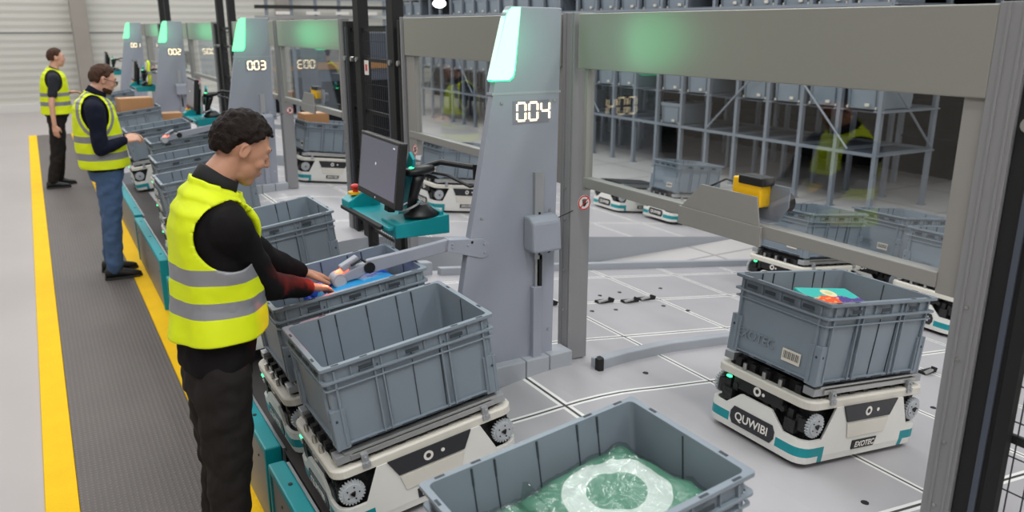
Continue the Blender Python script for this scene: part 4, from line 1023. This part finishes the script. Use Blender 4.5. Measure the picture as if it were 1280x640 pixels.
def person(name, label, yc, S, J, skin, hairm, shirtm, legm, vox, head, yaw=.08, pitch=.3, beard=False, glasses=False, bare=False, curls=True, bands=(), vest_z=(1.09, 1.6), hole=None, hr=1.0, straps=False):
    org = V((S[0][1], yc, 0))
    t = thing(name, label, 'person', org, group=None)
    # head frame
    HM = Matrix.Translation(V(head)) @ Euler((0, 0, yaw)).to_matrix().to_4x4() @ Euler((0, pitch, 0)).to_matrix().to_4x4()
    def h(x, y, z): return HM @ V((x * hr, y * hr, z * hr))
    hrot = (HM.to_3x3()).to_euler()
    m = MB()
    def he(c, r, rot=None): m.ell(h(*c), [q * hr for q in r], rot=tuple((HM.to_3x3() @ (Euler(rot).to_matrix() if rot else Matrix.Identity(3))).to_euler()), seg=20, rg=14)
    he((-.012, 0, .028), (.092, .073, .088)); he((.022, 0, .012), (.066, .066, .078)); he((.03, 0, -.045), (.056, .054, .060)); he((.052, 0, -.088), (.030, .030, .024)); he((.02, 0, -.078), (.045, .046, .03))
    he((.070, 0, .036), (.022, .048, .012)); he((.056, .036, -.022), (.026, .022, .024)); he((.056, -.036, -.022), (.026, .022, .024))
    he((.077, 0, -.056), (.013, .024, .014)); he((.0875, 0, -.0505), (.0055, .018, .0045)); he((.0855, 0, -.0605), (.0055, .016, .005))
    m.tube([h(.084, 0, .026), h(.091, 0, .008), h(.101, 0, -.012), h(.096, 0, -.026)], [.006 * hr, .0072 * hr, .0092 * hr, .008 * hr], 12); he((.1005, 0, -.017), (.0088, .0095, .008))
    for s in (-1, 1):
        he((.090, s * .010, -.023), (.008, .0065, .006)); he((.071, s * .031, .008), (.012, .016, .012))
        m.tube([h(.002 - .010 + .0145 * math.cos(q), s * (.0765 + (.006 if math.cos(q) < .3 else 0)), .000 + .024 * math.sin(q)) for q in [k * 2 * PI / 16 for k in range(17)]], .0038 * hr, 8); he((-.006, s * .073, -.002), (.013, .006, .022), (0, .15, s * .3)); he((-.003, s * .075, -.022), (.007, .005, .008))
    nb = V(J['neck']); m.cap([nb + V((-.01, 0, -.05)), nb + V((.0, 0, .01)), h(-.02, 0, -.06), h(-.01, 0, -.02)], [.062, .056, .054, .055], seg=18)
    # slim torso, arms, legs under the clothes: one continuous body
    rs = [[(x + (hd - .03) * math.cos(a), yc + (hw - .03) * math.sin(a), z) for a in [k * 2 * PI / 24 for k in range(24)]] for z, x, hd, hw in torso_rings(S, S[0][0], S[-2][0], 14, None)]
    m.rings(rs)
    for side in ('R', 'L'):
        sh, el, wr = [V(p) for p in J[side + 'arm']]; m.cap([V((sh.x, (sh.y + yc) / 2, sh.z)), sh, el, wr], [.05, .048, .036, .0265], seg=14)
        hd_ = J[side + 'hand']; hand(m, wr, hd_[0], hd_[1], hd_[2], hd_[3])
        hp, kn, an = [V(p) for p in J[side + 'leg']]; m.cap([hp, kn, an], [.07, .05, .04], seg=12); m.cap([an, an + V((.02, 0, -.05)), an + V((.12, 0, -.06))], [.035, .03, .025], seg=8)
    body = unioned(m, 'body', skin, t, vox, 3, None, org)
    # eyes, brows, lips
    for s in (-1, 1):
        m = MB(); m.ell(h(.0700, s * .031, .005), .0105 * hr, seg=16, rg=10); e = m.build('eye', 'eye', t, smooth=True); e.data.transform(Matrix.Translation(-org))
        m = MB(); m.ell(h(.0775, s * .0305, -.001), (.0042 * hr, .0055 * hr, .0055 * hr), seg=12, rg=8); i_ = m.build('iris', 'iris', e, smooth=True); i_.data.transform(Matrix.Translation(-org))
        m = MB(); m.ell(h(.0715, s * .031, .0085), (.0125 * hr, .0135 * hr, .0105 * hr), seg=14, rg=8); i_ = m.build('eyelid', skin, t, smooth=True); i_.data.transform(Matrix.Translation(-org))
        m = MB(); m.tube([h(.0875, s * .014, .034), h(.083, s * .028, .039), h(.072, s * .045, .036)], [.0028, .0036, .0016], 8); b_ = m.build('eyebrow', hairm, t, smooth=True); b_.data.transform(Matrix.Translation(-org))
    m = MB(); m.ell(h(.0890, 0, -.050), (.0045, .016, .0035), rot=tuple(hrot)); m.ell(h(.0868, 0, -.0602), (.005, .0145, .004), rot=tuple(hrot)); o = m.build('lips', 'lips', t, smooth=True); o.data.transform(Matrix.Translation(-org))
    # hair
    m = MB(); rnd = random.Random(11 if curls else 4)
    cnt = 0
    while cnt < (900 if curls else 300):
        d = V((rnd.gauss(0, 1), rnd.gauss(0, 1), rnd.gauss(0, 1))).normalized()
        if d.x < -.1: th = -.62 + .1 * abs(d.y)
        elif d.x < .35: th = -.18 + (d.x + .1) * .9
        else: th = .32 + (d.x - .35) * 1.05
        if abs(d.y) > .6 and -.35 < d.x < .25: th = max(th, .10)
        if d.z < th: continue
        cnt += 1
        jit = rnd.uniform(.95, 1.07) if curls else rnd.uniform(.97, 1.02)
        p = h(-.012 + d.x * .096 * jit, d.y * .078 * jit, .028 + d.z * .097 * jit)
        r = rnd.uniform(.007, .0125) if curls else rnd.uniform(.011, .015)
        m.ell(p, r * hr, seg=7, rg=5)
    he2 = lambda c, r: m.ell(h(*c), [q * hr for q in r], rot=tuple(hrot), seg=20, rg=12)
    he2((-.026, 0, .038), (.084, .074, .088))
    if curls:
        for k in range(40): m.ell(h(.055 + rnd.uniform(-.03, .012), rnd.uniform(-.045, .045), .085 + rnd.uniform(-.010, .018)), rnd.uniform(.007, .012), seg=7, rg=5)
    unioned(m, 'hair', hairm, t, max(.0045, vox * .8), 1 if curls else 3, None, org)
    if beard:
        m = MB(); m.ell(h(.028, 0, -.066), (.0575 * hr, .0555 * hr, .040 * hr), rot=tuple(hrot)); m.ell(h(.052, 0, -.086), (.032, .032, .024), rot=tuple(hrot)); unioned(m, 'beard', hairm, t, .006, 2, None, org)
    if glasses:
        m = MB()
        for s in (-1, 1):
            m.tube([h(.101, s * (.033 + .022 * math.cos(a)), .006 + .017 * math.sin(a)) for a in [k * 2 * PI / 16 for k in range(17)]], .0022, 6); m.tube([h(.1, s * .054, .012), h(.05, s * .078, .012), h(-.01, s * .083, .014)], .0024, 6)
        m.tube([h(.104, -.011, .01), h(.106, 0, .012), h(.104, .011, .01)], .002, 6); o = m.build('glasses', 'glasses', t); o.data.transform(Matrix.Translation(-org))
    # shirt
    m = MB()
    rs = [[(x + hd * math.cos(a), yc + hw * math.sin(a), tz(a, z)) for a in [k * 2 * PI / 32 for k in range(32)]] for z, x, hd, hw in torso_rings(S, S[1][0], S[-1][0], 26, None, .0)]
    m.rings(rs)
    for side in ('R', 'L'):
        sh, el, wr = [V(p) for p in J[side + 'arm']]
        inn = V((sh.x, sh.y * .65 + yc * .35, sh.z + .01))
        if bare: m.cap([inn, sh, sh.lerp(el, .62)], [.07, .066, .058], seg=16)
        else:
            md = sh.lerp(el, .5); mf = el.lerp(wr, .5)
            m.cap([inn, sh, md, el, mf, wr.lerp(el, .06)], [.075, .074, .064, .056, .048, .037], seg=16)
    unioned(m, 'shirt', shirtm, t, vox * 1.3, 5, (.09, .016), org)
    if not bare:
        m = MB(); nz = S[-1]
        rs = []
        for dz, g in ((-.035, .016), (.0, .008), (.022, .004), (.022, -.008), (-.03, -.008)): rs.append([(nz[1] + dz * .5 + (nz[2] + g) * math.cos(a), yc + (nz[3] + g) * math.sin(a), tz(a, nz[0]) + dz) for a in [k * 2 * PI / 32 for k in range(32)]])
        m.rings(rs, cap=False, loop=True); o = m.build('collar', shirtm if shirtm != 'sweater' else 'cuff', t, smooth=True); o.data.transform(Matrix.Translation(-org))
    # trousers
    m = MB()
    rs = [[(x + (hd + .004) * math.cos(a), yc + (hw - .004) * math.sin(a), z) for a in [k * 2 * PI / 28 for k in range(28)]] for z, x, hd, hw in torso_rings(S, S[0][0] - .0, S[2][0] - .02, 6, None, -.01)]
    m.rings(rs)
    for side in ('R', 'L'):
        hp, kn, an = [V(p) for p in J[side + 'leg']]
        m.cap([hp, hp.lerp(kn, .45), kn, kn.lerp(an, .5), an + V((0, 0, .015))], [.098, .094, .076, .07, .066], seg=18)
    unioned(m, 'trousers', legm, t, vox * 1.4, 5, (.07, .022), org)
    for side in ('R', 'L'):
        an = V(J[side + 'leg'][2]); z0 = .012; m = MB(); R2 = []
        for x, w, hh in ((-.085, .03, .06), (-.075, .04, .085), (-.02, .042, .105), (.05, .045, .085), (.11, .05, .06), (.17, .044, .045), (.2, .022, .03)):
            R2.append([(an.x + x, an.y + w * math.cos(a), z0 + .012 + max(0, hh * .5 * (1 + math.sin(a)))) for a in [k * 2 * PI / 16 for k in range(16)]])
        m.rings(R2); s_ = m.build('shoe', 'shoe', t, smooth=True); s_.data.transform(Matrix.Translation(-org))
        m = MB(); pts = [(an.x + x, an.y + w * s) for s in (-1, 1) for x, w in ((-.09, .025), (-.06, .042), (.03, .044), (.11, .052), (.18, .044), (.207, .015))[::s]]
        m.prism(pts, 'z', z0, z0 + .022); o = m.build('sole', 'sole', s_); o.data.transform(Matrix.Translation(-org))
    # vest
    hole = hole or (.115, .135, -.01)
    m = MB(); seg = 144 if straps else 96; RR = torso_rings(S, vest_z[0], vest_z[1], 130 if straps else 90, None, .016)
    rings = []
    for z, x, hd, hw in RR:
        fl = max(0, (vest_z[0] + .12 - z)) * .12
        rings.append([V((x + (hd + fl + .004 * math.sin(a * 7 + z * 9)) * math.cos(a), yc + (hw + fl + .004 * math.sin(a * 5 + z * 11)) * math.sin(a), tz(a, z))) for a in [k * 2 * PI / seg for k in range(seg)]])
    m.rings(rings, cap=False); shp = {1: V(J['Larm'][0]), -1: V(J['Rarm'][0])}; dead = []
    for f in m.bm.faces:
        c = f.calc_center_median(); s = 1 if c.y > yc else -1; q = shp[s]
        if s * (c.y - yc) > .085 and ((c.x - q.x) / hole[0]) ** 2 + ((c.z - q.z - hole[2]) / hole[1]) ** 2 < 1: dead.append(f)
        for b0, b1 in bands:
            if b0 <= c.z <= b1: f.material_index = 1
    if straps:
        for f in m.bm.faces:
            c = f.calc_center_median(); s = 1 if c.y > yc else -1; q = shp[s]; e = ((c.x - q.x) / hole[0]) ** 2 + ((c.z - q.z - hole[2]) / hole[1]) ** 2
            if s * (c.y - yc) > .05 and 1.25 < e < 1.75 and c.z > bands[-1][1]: f.material_index = 1
    bmesh.ops.delete(m.bm, geom=list(set(dead)), context='FACES')
    for v in m.bm.verts:
        s = 1 if v.co.y > yc else -1; q = shp[s]
        if s * (v.co.y - yc) < .07 or not any(e.is_boundary for e in v.link_edges): continue
        dx, dz = (v.co.x - q.x) / hole[0], (v.co.z - q.z - hole[2]) / hole[1]; r_ = math.hypot(dx, dz)
        if .75 < r_ < 1.4: v.co.x = q.x + dx / r_ * hole[0]; v.co.z = q.z + hole[2] + dz / r_ * hole[1]
    o = m.build('safety_vest', ['hivis', 'reflect'], t, smooth=True); o.data.transform(Matrix.Translation(-org))
    o['label'] = 'bright yellow vest with grey reflective bands'
    sd = o.modifiers.new('s', 'SOLIDIFY'); sd.thickness = .005; sd.offset = 1
    tx = bpy.data.textures.new('vest_wrinkle', 'CLOUDS'); tx.noise_scale = .11; d = o.modifiers.new('w', 'DISPLACE'); d.texture = tx; d.strength = .014; d.texture_coords = 'LOCAL'
    return t
yc = 2.83
S1 = [(.86, .42, .118, .178), (.95, .43, .124, .178), (1.03, .44, .132, .172), (1.12, .452, .132, .172), (1.22, .462, .134, .172), (1.34, .468, .132, .180), (1.45, .462, .118, .186), (1.51, .460, .102, .165), (1.565, .470, .082, .115), (1.61, .484, .062, .072), (1.64, .492, .056, .062)]
J1 = dict(neck=(.495, yc, 1.60), Rarm=[(.49, 2.665, 1.465), (.612, 2.80, 1.215), (.815, 2.97, 1.125)], Larm=[(.47, 3.0, 1.465), (.675, 3.03, 1.245), (.845, 3.15, 1.135)],
          Rhand=((.80, .55, -.28), (0, 0, 1), -1, .35), Lhand=((.88, .15, -.36), (0, 0, 1), 1, .32),
          Rleg=[(.43, yc - .092, .93), (.415, yc - .10, .50), (.37, yc - .11, .10)], Lleg=[(.43, yc + .092, .93), (.42, yc + .10, .50), (.39, yc + .13, .10)])
person('person', 'nearest worker with dark curly hair, black sleeves and yellow vest, reaching into a bin', yc, S1, J1, 'skin', 'hairdk', 'sweater', 'trousers', .0055, (.584, yc, 1.697), .0, .50,
       bands=((1.165, 1.222), (1.285, 1.34)), vest_z=(1.075, 1.625), hole=(.115, .11, -.03))
yc = 7.54
S2 = [(.86, .43, .135, .185), (.94, .43, .145, .19), (1.0, .425, .165, .19), (1.12, .42, .170, .19), (1.25, .41, .160, .19), (1.36, .405, .15, .195), (1.45, .40, .135, .195), (1.51, .405, .115, .175), (1.55, .42, .088, .12), (1.59, .43, .064, .075), (1.62, .44, .060, .066)]
J2 = dict(neck=(.435, yc, 1.59), Rarm=[(.40, yc - .19, 1.45), (.40, yc - .25, 1.145), (.60, yc - .13, 1.19)], Larm=[(.42, yc + .19, 1.45), (.44, yc + .24, 1.15), (.62, yc + .08, 1.19)],
          Rhand=((.9, .3, .15), (0, -.6, .8), -1, .75), Lhand=((.9, -.3, .1), (0, .6, .8), 1, .7),
          Rleg=[(.445, yc - .095, .92), (.42, yc - .10, .50), (.39, yc - .12, .10)], Lleg=[(.445, yc + .095, .92), (.42, yc + .09, .50), (.385, yc + .16, .10)])
person('person', 'middle worker in blue jeans, glasses and navy sleeves, head bowed over his bin', yc, S2, J2, 'skin_pale', 'hairbr', 'navy', 'jeans', .0075, (.503, yc, 1.676), .06, .34, beard=True, glasses=True, curls=False,
       bands=((1.045, 1.10), (1.19, 1.24)), vest_z=(.97, 1.6), hole=(.10, .145, -.03), straps=True)
yc = 12.4
S3 = [(.86, .20, .12, .17), (.94, .215, .13, .175), (1.0, .222, .155, .18), (1.12, .225, .158, .18), (1.25, .23, .150, .18), (1.36, .235, .142, .19), (1.45, .24, .13, .19), (1.51, .245, .112, .17), (1.55, .255, .085, .12), (1.59, .265, .062, .075), (1.62, .27, .058, .065)]
J3 = dict(neck=(.268, yc, 1.59), Rarm=[(.235, yc - .19, 1.45), (.17, yc - .25, 1.13), (.165, yc - .26, .86)], Larm=[(.25, yc + .19, 1.45), (.27, yc + .26, 1.16), (.40, yc + .10, 1.25)],
          Rhand=((.05, 0, -1), (-.3, -1, 0), -1, .3), Lhand=((.9, -.3, .1), (0, .3, 1), 1, .4),
          Rleg=[(.205, yc - .09, .92), (.15, yc - .10, .50), (.05, yc - .12, .10)], Lleg=[(.205, yc + .09, .92), (.19, yc + .10, .50), (.13, yc + .14, .10)])
person('person', 'farthest worker with bare forearms and dark trousers, standing near the back wall', yc, S3, J3, 'skin_pale', 'hairbr', 'tshirt', 'trousers', .009, (.31, yc, 1.705), .05, .06, bare=True, curls=False,
       bands=((1.10, 1.155), (1.22, 1.27)), vest_z=(.99, 1.6), hole=(.1, .14, -.03))

# ------------------------------------------------------------ lights and camera
def area(name, loc, size, power, col=(1, 1, 1), rot=(0, 0, 0)):
    l = bpy.data.lights.new(name, 'AREA'); l.shape = 'RECTANGLE'; l.size = size[0]; l.size_y = size[1]; l.energy = power; l.color = col
    o = bpy.data.objects.new(name, l); COL.objects.link(o); o.location = loc; o.rotation_euler = rot; return o
for x in (-3.5, .5, 4.5, 9):
    for y in (0, 8, 16, 23): area('ceiling_strip_light', (x, y - (2.5 if y == 0 else 0), 7.2), (.6, 5.0), (.45 if x == 9 else 1) * (220 if y == 0 else 140), (1, .985, .96))
sl = bpy.data.lights.new('red_pick_light', 'SPOT'); sl.energy = 9; sl.color = (1, .06, .03); sl.spot_size = 1.15; sl.spot_blend = .6; sl.shadow_soft_size = .015
so = bpy.data.objects.new('red_pick_light', sl); COL.objects.link(so); so.location = (.955, 3.03, 1.145)
d = V((.62, 2.83, 1.08)) - so.location; so.rotation_euler = d.to_track_quat('-Z', 'Y').to_euler()
w = bpy.data.worlds.new('world'); scene.world = w; w.use_nodes = True
w.node_tree.nodes['Background'].inputs[0].default_value = (.93, .96, 1, 1); w.node_tree.nodes['Background'].inputs[1].default_value = .9

cam = bpy.data.cameras.new('camera'); co = bpy.data.objects.new('camera', cam); COL.objects.link(co)
cam.sensor_width = 36; cam.lens = 1004 / 1280 * 36; co.location = (0, 0, 2.1)
co.rotation_euler = (PI / 2 - .278, 0, -math.radians(30.2953)); cam.clip_start = .05; cam.clip_end = 200
cam.dof.use_dof = True; cam.dof.focus_distance = 3.15; cam.dof.aperture_fstop = 3.0
scene.camera = co
vs = scene.view_settings; vs.view_transform = 'Standard'; vs.look = 'None'; vs.gamma = 1; vs.exposure = -.08; vs.use_curve_mapping = False
